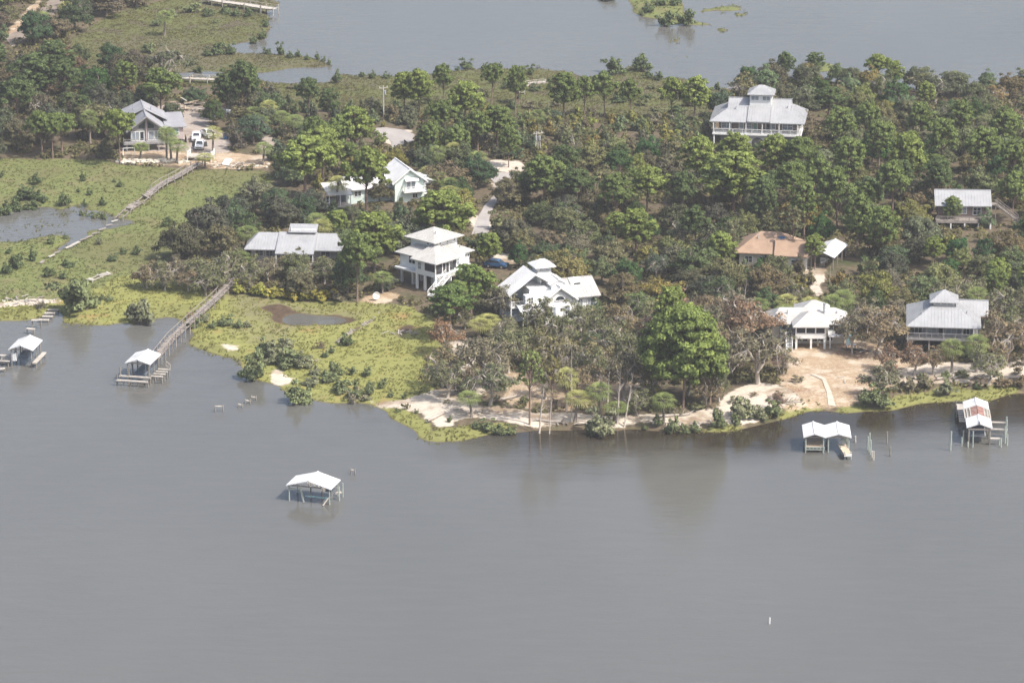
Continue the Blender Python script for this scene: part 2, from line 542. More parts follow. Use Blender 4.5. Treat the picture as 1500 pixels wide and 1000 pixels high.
def make_ground():
    ny, nx = GXX.shape
    idx = np.arange(ny * nx).reshape(ny, nx)
    F = np.stack([idx[:-1, :-1], idx[:-1, 1:], idx[1:, 1:], idx[1:, :-1]], -1).reshape(-1, 4)
    keep = (np.maximum.reduce([GZ[:-1, :-1], GZ[:-1, 1:], GZ[1:, 1:], GZ[1:, :-1]]) > -.85).ravel()
    F = F[keep]
    used = np.unique(F)
    remap = -np.ones(ny * nx, int)
    remap[used] = np.arange(len(used))
    V = np.stack([GXX, GYY, GZ], -1).reshape(-1, 3)[used]
    b = lambda m: blur(m.astype(float), 1).ravel()[used]
    one = np.ones(len(used))
    A = np.stack([b(m_marsh_f), b(m_marsh_l | m_isl), b(m_marsh_u | m_scrub), one], -1)
    B = np.stack([b(sand), b(straw), b(yard), one], -1)
    Cc = np.stack([b(mud | (pond & (GYY < 660))), b(bright), b(m_scrub), one], -1)
    m, t, bs = new_mat('ground_cover')
    k = NT(t)
    co = k.coord()
    sep = lambda n: t.nodes.new('ShaderNodeSeparateColor')

    def chan(name):
        s = t.nodes.new('ShaderNodeSeparateColor')
        t.links.new(k.attr(name).outputs['Color'], s.inputs[0])
        return s.outputs
    ca, cb, cc = chan('cover_a'), chan('cover_b'), chan('cover_c')
    n_big = k.noise(co, .028, 4, .6)
    n_mid = k.noise(co, .12, 5, .65)
    n_fine = k.noise(co, .9, 4, .7)
    n_spk = k.noise(co, 2.6, 2, .6)
    # forest floor: leaf litter, patches of sand
    floor = k.mix(k.ramp(n_fine, .35, .7), (.085, .068, .045), (.16, .125, .085))
    floor = k.mix(k.ramp(n_mid, .52, .7), floor, (.06, .07, .03))
    # front marsh: yellow green, orange and straw patches
    mf = k.mix(k.ramp(n_fine, .3, .7), (.168, .178, .055), (.248, .240, .082))
    mf = k.mix(k.ramp(n_mid, .56, .70), mf, (.27, .185, .075))
    mf = k.mix(k.math('MULTIPLY', k.ramp(n_big, .52, .62), .8), mf, (.17, .155, .085))
    mf = k.mix(k.math('MULTIPLY', k.ramp(n_spk, .55, .75), .2), mf, (.09, .10, .035))
    ml = k.mix(k.ramp(n_fine, .3, .7), (.108, .128, .044), (.165, .176, .066))
    ml = k.mix(k.ramp(n_mid, .52, .66), ml, (.165, .145, .075))
    ml = k.mix(k.math('MULTIPLY', k.ramp(n_big, .50, .60), .7), ml, (.125, .12, .055))
    ml = k.mix(k.math('MULTIPLY', k.ramp(n_spk, .55, .75), .2), ml, (.06, .07, .028))
    mu = k.mix(k.ramp(n_fine, .3, .7), (.075, .085, .035), (.125, .13, .05))
    mu = k.mix(k.ramp(n_mid, .50, .62), mu, (.10, .085, .06))
    mu = k.mix(k.ramp(n_big, .50, .60), mu, (.11, .10, .06))
    mu = k.mix(k.math('MULTIPLY', k.ramp(n_spk, .5, .7), .3), mu, (.05, .055, .025))
    edge = k.math('MULTIPLY', k.math('SUBTRACT', n_fine, .5), .9)

    def lay(base, col, ch, lo=.35, hi=.65):
        return k.mix(k.ramp(k.math('ADD', ch, edge), lo, hi), base, col)
    c = lay(floor, mu, ca[2])
    c = lay(c, ml, ca[1])
    c = lay(c, mf, ca[0])
    brt = k.mix(k.ramp(n_fine, .3, .7), (.145, .15, .05), (.21, .205, .075))
    c = lay(c, brt, cc[1])
    yrd = k.mix(k.ramp(n_fine, .3, .7), (.28, .24, .205), (.37, .32, .28))
    yrd = k.mix(k.ramp(n_mid, .55, .7), yrd, (.22, .18, .145))
    c = lay(c, yrd, cb[2])
    stw = k.mix(k.ramp(n_fine, .3, .72), (.27, .19, .12), (.37, .28, .185))
    stw = k.mix(k.ramp(n_mid, .5, .62), stw, (.23, .145, .09))
    stw = k.mix(k.math('MULTIPLY', k.ramp(n_spk, .52, .68), .8), stw, (.46, .39, .30))
    stw = k.mix(k.math('MULTIPLY', k.ramp(k.noise(co, .22, 5, .7), .50, .62), .75), stw, (.50, .43, .34))
    c = lay(c, stw, cb[1])
    snd = k.mix(k.ramp(n_fine, .3, .7), (.43, .37, .30), (.55, .49, .41))
    snd = k.mix(k.ramp(n_mid, .50, .64), snd, (.24, .18, .125))
    snd = k.mix(k.math('MULTIPLY', k.ramp(n_spk, .60, .74), .7), snd, (.22, .17, .12))
    c = lay(c, snd, cb[0], .42, .6)
    mdc = k.mix(k.ramp(n_fine, .3, .7), (.05, .035, .025), (.11, .075, .05))
    c = lay(c, mdc, cc[0])
    # wet rim: the ground is darker and browner where the water reaches it
    z = t.nodes.new('ShaderNodeSeparateXYZ')
    t.links.new(co, z.inputs[0])
    wet = k.ramp(k.math('ADD', z.outputs[2], k.math('MULTIPLY', edge, .12)), .10, .0)
    c = k.mix(k.math('MULTIPLY', wet, .75), c, (.10, .075, .04))
    t.links.new(c, bs.inputs['Base Color'])
    bs.inputs['Roughness'].default_value = .95
    bs.inputs['Specular IOR Level'].default_value = .1
    t.links.new(k.bump(n_fine, .5, .10), bs.inputs['Normal'])
    me = flat_mesh('ground', V, remap[F], [m], {'cover_a': ('POINT', 'FLOAT_COLOR', A), 'cover_b': ('POINT', 'FLOAT_COLOR', B), 'cover_c': ('POINT', 'FLOAT_COLOR', Cc)})
    o = bpy.data.objects.new('ground', me)
    COL.objects.link(o)
    kind(o, 'structure', 'low marshy peninsula with sandy shore and leaf littered forest floor')


make_ground()


def make_water():
    m, t, b = new_mat('brown_water')
    k = NT(t)
    co = k.coord()
    big = k.noise(k.mapping(co, (1, .45, 1)), .012, 3, .5)
    body = k.mix(k.ramp(big, .3, .7), (.092, .091, .084), (.116, .114, .105))
    sl = k.ramp(k.math('ADD', k.attr('silt_reflection').outputs['Fac'], k.math('MULTIPLY', k.math('SUBTRACT', k.noise(k.mapping(co, (.5, 1, 1)), .12, 4, .6), .5), .35)), .06, .52)
    streak = k.noise(k.mapping(co, (.22, 1.0, 1), (0, 0, R(7))), .5, 5, .65)
    body = k.mix(k.math('MULTIPLY', k.ramp(streak, .42, .66), .17), body, (.142, .136, .128))  # pale silt streaks, doubling as ripple sheen painted into the colour
    body = k.mix(sl, body, (.030, .024, .016))  # brown shore tint: silt, with the trees' dark reflection painted in
    t.links.new(body, b.inputs['Base Color'])
    b.inputs['IOR'].default_value = 1.333
    b.inputs['Specular IOR Level'].default_value = .5
    b.inputs['Roughness'].default_value = .06
    w1 = k.noise(k.mapping(co, (.5, 1.2, 1), (0, 0, R(12))), .6, 5, .65, .4)
    w2 = k.noise(k.mapping(co, (.30, 1.0, 1), (0, 0, R(-8))), .22, 3, .55, .6)
    gust = k.ramp(k.noise(k.mapping(co, (1, .35, 1)), .016, 3, .5), .35, .7)
    h = k.math('ADD', k.math('MULTIPLY', w1, .75), k.math('MULTIPLY', w2, .9))
    h = k.math('MULTIPLY', h, k.math('ADD', k.math('MULTIPLY', gust, .95), .35))
    t.links.new(k.bump(h, 1.0, .085), b.inputs['Normal'])
    wx = np.r_[-9000, -600, np.arange(GX0, GX1 + .1, 3.0), 600, 9000]
    wy = np.r_[-2000, 300, np.arange(GY0, GY1 + .1, 3.0), 1400, 16000]
    X, Y = np.meshgrid(wx, wy)
    silt_reflection = np.clip(blur(land.astype(float), 22) * 2.3, 0, 1) * np.clip((GXX + 22) / 22, .12, 1) * (GYY < 640) * (.75 + .35 * vnoise(GXX, GYY, 16, 61))  # strongest off the wooded bank, whose reflection it darkens in colour
    inn = (X >= GX0) & (X <= GX1) & (Y >= GY0) & (Y <= GY1)
    A = np.where(inn, _grid(silt_reflection, X, Y), 0)
    idx = np.arange(X.size).reshape(X.shape)
    F = np.stack([idx[:-1, :-1], idx[:-1, 1:], idx[1:, 1:], idx[1:, :-1]], -1).reshape(-1, 4)
    me = flat_mesh('water', np.stack([X, Y, X * 0], -1).reshape(-1, 3), F, [m], {'silt_reflection': ('POINT', 'FLOAT', A.ravel())})
    o = bpy.data.objects.new('water', me)
    COL.objects.link(o)
    kind(o, 'structure', 'calm grey brown estuary water around the peninsula')


make_water()


def ribbon(name, left, right, mat, lift=.05, n=24, label=None, kd='structure'):
    """A strip of road between two pixel polylines, draped on the terrain."""
    def sample(pl):
        P = np.array([site(*p)[:2] for p in pl])
        d = np.r_[0, np.cumsum(np.hypot(*np.diff(P, axis=0).T))]
        s = np.linspace(0, d[-1], n)
        return np.stack([np.interp(s, d, P[:, 0]), np.interp(s, d, P[:, 1])], -1)
    A, B = sample(left), sample(right)
    mb = MB()
    w = 7
    for i in range(n):
        for j in range(w):
            p = A[i] + (B[i] - A[i]) * j / (w - 1)
            mb.v.append((p[0], p[1], ground(p[0], p[1]) + lift + .05))
    for i in range(n - 1):
        for j in range(w - 1):
            a = i * w + j
            mb.f.append((a, a + w, a + w + 1, a + 1))
    o = mb.build(name, mat, smooth=True)
    for p in o.data.polygons:
        if p.normal.z < 0:
            p.flip()
    kind(o, kd, label)
    return o


ROAD = worn('sun_bleached_asphalt', (.37, .345, .325), (.30, .275, .26), .25, .95, .1)
DIRT = worn('pale_dirt', (.27, .225, .19), (.20, .165, .135), .4, .95, .1)
PATHM = worn('white_sand', (.52, .47, .39), (.42, .36, .29), .8, .95, .1)
ribbon('road', [(541, 189), (565, 187), (592, 191), (605, 197), (606, 207)], [(548, 199), (560, 199), (570, 204), (574, 211), (573, 218)], ROAD, label='curve of pale asphalt road between the pines')
ribbon('road', [(764, 254), (756, 262), (747, 272), (743, 281), (726, 299), (717, 318), (716, 345)], [(704, 253), (716, 259), (726, 270), (729, 281), (711, 300), (701, 316), (690, 345)], ROAD, label='pale paved road end beyond the white stilt house')
ribbon('road', [(112, -12), (88, 14), (66, 36), (40, 55), (18, 70)], [(90, -12), (68, 4), (50, 26), (30, 42), (6, 56)], DIRT, label='straight dirt road in the far corner of the wood')
ribbon('path', [(1187, 549), (1204, 556), (1211, 575), (1213, 598)], [(1191, 548), (1209, 554), (1218, 574), (1224, 596)], PATHM, label='white sand footpath from the bungalow lawn to the water')
# ------------------------------------------------------------------ houses
def wallbox(p, x0, x1, y0, y1, z0, z1, mat, name='wall'):
    return MB().box(x0, x1, y0, y1, z0, z1).build(name, M[mat], p)


def plane_roof(mb, pts, ribbed=True, t=.16, step=.6):
    mb.slab(pts, t)
    if ribbed:
        mb.ribs(pts, step)


def hip_roof(mb, x0, x1, y0, y1, ze, zr, rx0, rx1, ry, ribbed=True):
    a, b, c, d = (x0, y0, ze), (x1, y0, ze), (x1, y1, ze), (x0, y1, ze)
    r0, r1 = (rx0, ry, zr), (rx1, ry, zr)
    if rx1 - rx0 < .05:
        r = ((rx0 + rx1) / 2, ry, zr)
        for q in ([a, b, r], [b, c, r], [c, d, r], [d, a, r]):
            plane_roof(mb, q, ribbed)
    else:
        for q in ([a, b, r1, r0], [b, c, r1], [c, d, r0, r1], [d, a, r0]):
            plane_roof(mb, q, ribbed)


def gable_y(mb, x0, x1, y0, y1, ze, zr, xr=None, ribbed=True, ze2=None):
    """Ridge along y; eaves at x0 and x1."""
    xr = (x0 + x1) / 2 if xr is None else xr
    ze2 = ze if ze2 is None else ze2
    plane_roof(mb, [(x0, y1, ze), (x0, y0, ze), (xr, y0, zr), (xr, y1, zr)], ribbed)
    plane_roof(mb, [(x1, y0, ze2), (x1, y1, ze2), (xr, y1, zr), (xr, y0, zr)], ribbed)
    mb.beam((xr, y0 - .02, zr + .03), (xr, y1 + .02, zr + .03), .25, .07)


def gable_x(mb, x0, x1, y0, y1, ze, zr, yr=None, ribbed=True):
    yr = (y0 + y1) / 2 if yr is None else yr
    plane_roof(mb, [(x0, y0, ze), (x1, y0, ze), (x1, yr, zr), (x0, yr, zr)], ribbed)
    plane_roof(mb, [(x1, y1, ze), (x0, y1, ze), (x0, yr, zr), (x1, yr, zr)], ribbed)
    mb.beam((x0 - .02, yr, zr + .03), (x1 + .02, yr, zr + .03), .25, .07)


def gable_wall_y(p, x0, x1, y, zb, ze, zr, mat, t=.18, xr=None):
    """A gable end wall standing across y."""
    xr = (x0 + x1) / 2 if xr is None else xr
    q = [(x0, zb), (x1, zb), (x1, ze), (xr, zr), (x0, ze)]
    mb = MB()
    n = 5
    mb.v = [(a, y, b) for a, b in q] + [(a, y + t, b) for a, b in q]
    mb.f = [(0, 1, 2, 3, 4), (9, 8, 7, 6, 5)] + [(i, i + n, (i + 1) % n + n, (i + 1) % n) for i in range(n)]
    return mb.build('wall', M[mat], p)


def gable_wall_x(p, y0, y1, x, zb, ze, zr, mat, t=.18):
    yr = (y0 + y1) / 2
    q = [(y0, zb), (y1, zb), (y1, ze), (yr, zr), (y0, ze)]
    mb = MB()
    n = 5
    mb.v = [(x, a, b) for a, b in q] + [(x + t, a, b) for a, b in q]
    mb.f = [(4, 3, 2, 1, 0), (5, 6, 7, 8, 9)] + [(i, (i + 1) % n, (i + 1) % n + n, i + n) for i in range(n)]
    return mb.build('wall', M[mat], p)


def win(p, x, y, z, w, h, ang=-90, mull=1, glass='glass', frame='white_paint', name='window', bars=1, label=None):
    """A window on a wall: its centre, size and the compass of its outward normal (degrees in the house's own axes). Frame, with the pane as its child."""
    n = Vector((math.cos(R(ang)), math.sin(R(ang)), 0))
    d = Vector((-n.y, n.x, 0))
    c = Vector((x, y, z))
    fr, pn = MB(), MB()
    f = .13
    at = lambda u, v, o: c + d * u + Vector((0, 0, v)) + n * o
    for v in (-h / 2, h / 2):
        fr.beam(at(-w / 2 - f / 2, v, .03), at(w / 2 + f / 2, v, .03), .12, f)
    for i in range(mull + 2):
        u = -w / 2 + w * i / (mull + 1)
        fr.beam(at(u, -h / 2 + f / 2, .03), at(u, h / 2 - f / 2, .03), f if i in (0, mull + 1) else .09, .12)
    if bars:
        fr.beam(at(-w / 2, 0, .045), at(w / 2, 0, .045), .05, .06)
    pn.beam(at(-w / 2, 0, .02), at(w / 2, 0, .02), .05, h)
    o = fr.build(name, M[frame], p, label)
    pn.build('pane', M[glass], o)
    return o


def door(p, x, y, z, w, h, ang=-90, glass='grey_glass', frame='white_paint'):
    return win(p, x, y, z + h / 2, w, h, ang, 0, glass, frame, 'door', 0)


def posts(p, spots, z0, z1, s, mat, name='post'):
    for x, y in spots:
        MB().box(x - s / 2, x + s / 2, y - s / 2, y + s / 2, z0, z1).build(name, M[mat], p)


def railing(p, pts, z, h, mat, name='railing', gap=.35, solid=False):
    mb = MB()
    for a, b in zip(pts, pts[1:]):
        A, B = Vector((*a, z)), Vector((*b, z))
        L = (B - A).length
        up = Vector((0, 0, 1))
        mb.beam(A + up * h, B + up * h, .10, .09)
        mb.beam(A + up * .12, B + up * .12, .06, .06)
        n = max(1, int(L / 2.0))
        for i in range(n + 1):
            q = A + (B - A) * i / n
            mb.beam(q, q + up * (h + .05), .11, .11)
        n = max(1, int(L / gap))
        for i in range(1, n):
            q = A + (B - A) * i / n
            mb.beam(q + up * .15, q + up * (h - .05), .05, .05)
    return mb.build(name, M[mat], p)


def stair(p, a, b, w, mat, rail=True, name='stair'):
    """A straight flight from the foot a to the head b."""
    a, b = Vector(a), Vector(b)
    n = max(3, int(abs(b.z - a.z) / .2))
    f = b - a
    run = Vector((f.x, f.y, 0)).normalized()
    sd = Vector((-run.y, run.x, 0))
    mb = MB()
    for s in (-w / 2, w / 2):
        mb.beam(a + sd * s, b + sd * s, .07, .3)
    for i in range(n):
        c = a + f * ((i + .5) / n)
        mb.beam(c - sd * (w / 2 - .06), c + sd * (w / 2 - .06), .30, .05)
    o = mb.build(name, M[mat], p)
    if rail:
        rb = MB()
        up = Vector((0, 0, 1))
        for s in (-w / 2, w / 2):
            rb.beam(a + sd * s + up, b + sd * s + up, .09, .09)
            rb.beam(a + sd * s + up * .55, b + sd * s + up * .55, .06, .06)
            for i in range(4):
                c = a + f * (i / 3) + sd * s
                rb.beam(c, c + up * 1.02, .1, .1)
        rb.build('railing', M[mat], o)
    return o


def deck(p, x0, x1, y0, y1, z, mat, t=.28, name='deck'):
    return MB().box(x0, x1, y0, y1, z - t, z).build(name, M[mat], p)


def house(name, label, px, py, rz, dz=0.0):
    x, y, z = site(px, py)
    return thing(name, label, 'house', (x, y, z + dz), R(rz))


def grey_gabled():
    p = house('grey_house', 'grey gabled house on low stilts with triangular gable windows beside the parked pickups', 217, 222, 10)
    wallbox(p, -3.6, 3.4, 2.3, 15, 1.9, 4.7, 'grey_wall')
    gable_wall_y(p, -3.62, 3.42, 2.1, 1.9, 4.85, 7.35, 'grey_wall', xr=-.1)
    wallbox(p, 3.43, 8.2, 4.2, 13, 1.5, 4.35, 'pink_wall')
    wallbox(p, -5.4, -3.65, 8, 15, 1.9, 4.9, 'grey_wall')
    wallbox(p, -3.2, 8, 5.5, 14.5, 0, 1.8, 'dark', 'crawl_shade_box')  # recessed dark box puts the shade under the floor into colour
    r = MB()
    gable_y(r, -4.6, 4.3, .9, 15.6, 4.35, 7.65, -.1, False)
    r.build('roof', M['grey_shingle'], p)
    r = MB()
    gable_y(r, -6.2, 5.0, 7.4, 15.8, 5.25, 7.95, -.1, False)
    r.build('roof', M['grey_shingle'], p)
    r = MB()
    plane_roof(r, [(4.1, 3.6, 4.42), (8.9, 3.6, 4.42), (8.6, 13.4, 5.5), (4.1, 13.4, 5.5)], False)
    r.build('roof', M['grey_shingle'], p)
    f = MB()
    f.beam((-4.6, .88, 4.25), (-.1, .88, 7.55), .08, .3)
    f.beam((-.1, .88, 7.55), (4.3, .88, 4.25), .08, .3)
    f.build('fascia', M['grey_wall'], p)
    MB().beam((-.1, 2.0, 1.9), (-.1, 2.0, 7.2), .22, .22).build('post', M['pink_wall'], p)
    for a, b, c, d in ((-1.75, -.4, 4.75, 6.4), (.2, 1.55, 4.75, 6.4)):
        w = MB()
        s = 1 if a > 0 else -1
        zl, zr = (6.3, 5.35) if s > 0 else (5.35, 6.3)
        q = [(a, 4.75), (b, 4.75), (b, zr), (a, zl)]
        w.v = [(u, 2.0, v) for u, v in q] + [(u, 2.08, v) for u, v in q]
        w.f = [(0, 1, 2, 3), (7, 6, 5, 4), (0, 4, 5, 1), (1, 5, 6, 2), (2, 6, 7, 3), (3, 7, 4, 0)]
        w.build('window', M['glass'], p, 'dark slanted gable window')
    for x in (-2.5,):
        win(p, x, 2.1, 3.05, 1.7, 2.0, glass='grey_glass', bars=0)
    door(p, -1.1, 2.1, 1.98, .9, 2.1, glass='glass')
    win(p, .9, 2.1, 3.05, 1.2, 2.0, glass='grey_glass', bars=0, mull=0)
    win(p, 2.35, 2.1, 3.05, 1.3, 2.0, glass='grey_glass', bars=0)
    win(p, 5.9, 4.2, 3.2, 2.6, 1.6, glass='green_glass')
    win(p, 8.2, 8, 3.2, 1.2, 1.2, 0, glass='grey_glass')
    deck(p, -5.3, 4.8, 0, 2.09, 1.9, 'grey_wall')
    railing(p, [(-5.2, 2.0), (-5.2, .1), (4.7, .1), (4.7, 2.0)], 1.9, .95, 'grey_wall')
    posts(p, [(-4.6, .3), (-1.5, .3), (.2, .3), (2.4, .3), (4.4, .3)], -.3, 1.62, .24, 'grey_wall')
    posts(p, [(3.9, 4.5), (7.8, 4.5)], -.3, 1.5, .25, 'grey_wall')
    c = MB().box(8.9, 9.05, 6, 9, 0, 1.3)
    c.build('side_screen', M['dark'], p)
    MB().tube([(-2.2, 11, 6.6), (-2.2, 11, 7.9)], [.11, .11], 8).build('vent_pipe', M['grey_metal'], p)
    MB().tube([(1.6, 9.5, 6.8), (1.6, 9.5, 7.9)], [.11, .11], 8).build('vent_pipe', M['grey_metal'], p)


def brown_cupola():
    p = house('brown_house', 'long brown house on raised porch with white metal roof and windowed cupola', 1108, 216, -8)
    wallbox(p, -8.6, 8.6, 2.6, 12, 3.0, 5.7, 'brown_wall')
    r = MB()
    E, Z1, ZR = 5.6, 7.8, 9.5
    for q in ([(-10.5, 0, E), (10.5, 0, E), (7.2, 3.95, Z1), (7.2, 7, ZR), (-6.8, 7, ZR), (-6.8, 3.95, Z1)], [(10.5, 14, E), (-10.5, 14, E), (-6.8, 10.05, Z1), (-6.8, 7, ZR), (7.2, 7, ZR), (7.2, 10.05, Z1)],
              [(-10.5, 14, E), (-10.5, 0, E), (-6.8, 3.95, Z1), (-6.8, 10.05, Z1)], [(10.5, 0, E), (10.5, 14, E), (7.2, 10.05, Z1), (7.2, 3.95, Z1)]):
        plane_roof(r, q, True)
    r.beam((-6.9, 7, ZR + .04), (7.3, 7, ZR + .04), .3, .08)
    ro = r.build('roof', M['metal_roof'], p)
    for x in (-6.72, 7.0):
        g = MB()
        g.v += [(x, 4.05, Z1 - .1), (x, 9.95, Z1 - .1), (x, 7, ZR - .12), (x + .12, 4.05, Z1 - .1), (x + .12, 9.95, Z1 - .1), (x + .12, 7, ZR - .12)]
        n = len(g.v) - 6
        g.f += [(n, n + 2, n + 1), (n + 3, n + 4, n + 5), (n, n + 1, n + 4, n + 3), (n + 1, n + 2, n + 5, n + 4), (n + 2, n, n + 3, n + 5)]
        g.build('gable_end', M['white_paint'], ro)
    d = MB()
    sl = (ZR - E) / 7.0
    plane_roof(d, [(-2.1, -.1, E + .22), (2.9, -.1, E + .22), (2.9, 4.4, E + .22 + 4.5 * sl), (-2.1, 4.4, E + .22 + 4.5 * sl)], True, .2)
    for x in (-2.1, 2.9):
        d.beam((x, -.12, E + .26), (x, 4.4, E + .26 + 4.5 * sl), .14, .14)
    d.build('dormer_roof', M['metal_roof'], p)
    cw = wallbox(p, -2.0, 2.8, 4.6, 9.4, 8.0, 10.95, 'white_wall', 'cupola')
    cr = MB()
    hip_roof(cr, -2.6, 3.4, 4.0, 10.0, 10.95, 12.55, -.1, .9, 7.0)
    cr.build('cupola_roof', M['metal_roof'], cw)
    for x in (-.85, 1.65):
        win(cw, x, 4.6, 10.05, 1.7, 1.0, glass='grey_glass', bars=0)
    win(cw, 2.8, 7, 10.05, 2.6, 1.0, 0, glass='grey_glass', bars=0)
    win(cw, -2.0, 7, 10.05, 2.6, 1.0, 180, glass='grey_glass', bars=0)
    deck(p, -9.8, 9.8, -.1, 2.59, 3.0, 'white_paint', .35)
    posts(p, [(-9.6, .15), (-6, .15), (-2.4, .15), (1.2, .15), (4.9, .15), (9.0, .15), (9.6, 3), (9.6, 7), (9.6, 11), (-9.6, 4)], 3.0, 5.5, .2, 'white_paint')
    deck(p, 8.61, 9.8, 2.6, 12.5, 3.0, 'white_paint', .35)
    railing(p, [(-9.6, 2.5), (-9.6, .1), (9.6, .1), (9.6, 12)], 3.0, .95, 'white_paint', gap=.3)
    posts(p, [(-9.4, .2), (-6, .2), (6, .2), (9.4, .2), (9.4, 6), (9.4, 11)], -.4, 2.65, .28, 'white_paint')
    wallbox(p, -8.2, 8.2, 3.2, 11.5, 0, 2.64, 'block_wall', 'ground_floor')
    bw = wallbox(p, -3.0, 3.0, .25, 3.1, 0, 2.6, 'block_wall', 'ground_floor')
    a = MB()
    pts = [(.2 + 1.25 * math.cos(t), 1.1 + 1.05 * math.sin(t)) for t in np.linspace(0, math.pi, 9)] + [(-1.05, 0), (1.45, 0)]
    n = len(pts)
    a.v = [(u, .2, v) for u, v in pts] + [(u, .26, v) for u, v in pts]
    a.f = [tuple(reversed(range(n))), tuple(range(n, 2 * n))] + [(i, (i + 1) % n, (i + 1) % n + n, i + n) for i in range(n)]
    a.build('arch_opening', M['dark'], bw)
    for x, w, m in ((-6.9, 2.2, 1), (-3.6, 1.0, 0), (-1.9, 1.2, 0), (3.5, .9, 0), (6.6, 2.3, 1)):
        win(p, x, 2.6, 4.3, w, 1.45, mull=m, glass='grey_glass')
    door(p, -.55, 2.6, 3.03, .95, 2.1, glass='green_glass')
    door(p, 2.3, 2.6, 3.03, .95, 2.1, glass='glass')
    for y in (4.5, 7, 9.5):
        win(p, 8.6, y, 4.3, 1.2, 1.45, 0, glass='grey_glass')
    MB().tube([(-5, 3.6, 7), (-5, 3.6, 8.2)], [.11, .11], 8).build('vent_pipe', M['grey_metal'], p)
    MB().tube([(6.4, 4.4, 7.4), (6.4, 4.4, 8.6)], [.11, .11], 8).build('vent_pipe', M['grey_metal'], p)


def mint_gabled():
    p = house('mint_house', 'pale green gabled house with white balcony and steep white roof', 600, 296, 20)
    gable_wall_y(p, -3.2, 3.2, 0, 0, 4.6, 6.95, 'mint_wall')
    wallbox(p, -3.2, 3.2, .19, 9, 0, 4.5, 'mint_wall')
    r = MB()
    gable_y(r, -3.9, 3.9, -.6, 9.6, 4.3, 7.25, None, True)
    r.build('roof', M['white_roof'], p)
    f = MB()
    f.beam((-3.9, -.66, 4.2), (0, -.66, 7.15), .08, .26)
    f.beam((0, -.66, 7.15), (3.9, -.66, 4.2), .08, .26)
    f.build('fascia', M['white_paint'], p)
    door(p, -.2, 0, 2.7, .9, 2.0, glass='grey_glass')
    door(p, .85, 0, 2.7, .9, 2.0, glass='grey_glass')
    aw = MB()
    plane_roof(aw, [(-1.1, -1.0, 4.75), (1.8, -1.0, 4.75), (1.8, -.02, 5.2), (-1.1, -.02, 5.2)], False, .08)
    aw.build('awning', M['white_paint'], p)
    deck(p, -1.6, 3.2, -1.4, -.01, 2.6, 'white_paint', .25, 'balcony')
    railing(p, [(-1.55, -.1), (-1.55, -1.35), (3.15, -1.35), (3.15, -.1)], 2.6, .95, 'white_paint')
    win(p, 1.2, 0, 1.3, 1.1, 1.0, glass='glass', bars=0)
    wallbox(p, 3.21, 5.6, 1.2, 6, 0, 3.9, 'white_wall', 'annex')
    r = MB()
    plane_roof(r, [(6.2, .6, 3.95), (6.2, 6.5, 3.95), (3.3, 6.5, 4.7), (3.3, .6, 4.7)], True)
    r.build('roof', M['white_roof'], p)
    win(p, 4.5, 1.2, 2.9, 1.5, 1.1, glass='glass', bars=0)
    deck(p, 3.3, 5.8, .2, 1.19, 1.5, 'white_paint', .2)
    # low wing running to the open porch
    wallbox(p, -13, -3.21, 2.5, 7.5, 0, 3.2, 'mint_wall', 'wing')
    r = MB()
    gable_x(r, -13.6, -3.0, 1.8, 8.2, 3.2, 5.3)
    r.build('roof', M['white_roof'], p)
    gable_wall_x(p, 2.5, 7.5, -13.2, 0, 3.3, 4.95, 'grey_wall')
    for x in (-10.5, -7.5, -5):
        win(p, x, 2.5, 2.1, 1.5, 1.1, glass='glass')
    r = MB()
    plane_roof(r, [(-17.6, .4, 3.0), (-12.6, -.6, 3.0), (-12.4, 6.4, 4.1), (-17.4, 6.4, 4.1)], True)
    r.build('porch_roof', M['white_roof'], p)
    posts(p, [(-17.2, .8), (-15, .3), (-12.9, -.1), (-17.2, 3.2), (-17.2, 6)], 0, 2.9, .16, 'white_paint')
    deck(p, -20, -12.8, -.4, 6.4, .5, 'pale_wood', .2)
    railing(p, [(-17.6, -.2), (-19.9, -.2), (-19.9, 6.2)], .5, .95, 'white_paint')


def low_metal():
    p = house('low_house', 'long low house with broad grey metal roof half hidden by oaks', 428, 388, -4)
    wallbox(p, -8.4, 8.6, 2.4, 9, 0, 2.75, 'grey_wall')
    r = MB()
    hip_roof(r, -9.6, 9.6, .8, 10.6, 2.8, 4.9, -7.2, 8.0, 6.0)
    r.build('roof', M['metal_roof'], p)
    r = MB()
    gable_sl = (4.9 - 2.8) / 5.2
    plane_roof(r, [(-3.2, -1.2, 2.6), (4.4, -1.2, 2.6), (4.4, 5.9, 5.08), (-3.2, 5.9, 5.08)], True)
    r.build('roof', M['metal_roof'], p)
    m = wallbox(p, -1.0, 4.0, 5.6, 7.6, 4.3, 5.7, 'white_wall', 'monitor')
    r = MB()
    plane_roof(r, [(-1.3, 4.9, 5.35), (4.3, 4.9, 5.35), (4.3, 8.0, 6.2), (-1.3, 8.0, 6.2)], True)
    r.build('monitor_roof', M['metal_roof'], m)
    MB().tube([(-.9, 5.2, 5.2), (-.9, 5.2, 6.4)], [.12, .12], 8).build('vent_pipe', M['grey_metal'], p)
    for x, w in ((-6.8, 1.6), (-4.8, 1.4), (6.3, 1.8)):
        win(p, x, 2.4, 1.6, w, 1.2, glass='glass', frame='grey_metal')
    posts(p, [(-3, -1), (-.5, -1), (2, -1), (4.2, -1)], 0, 2.45, .18, 'white_paint')
    for x in (-1.5, 1.2, 3.2):
        win(p, x, 2.4, 1.5, 1.9, 1.6, glass='screen', frame='white_paint', bars=0)
    deck(p, -8.4, 8.4, -1.0, 2.39, .3, 'wood')


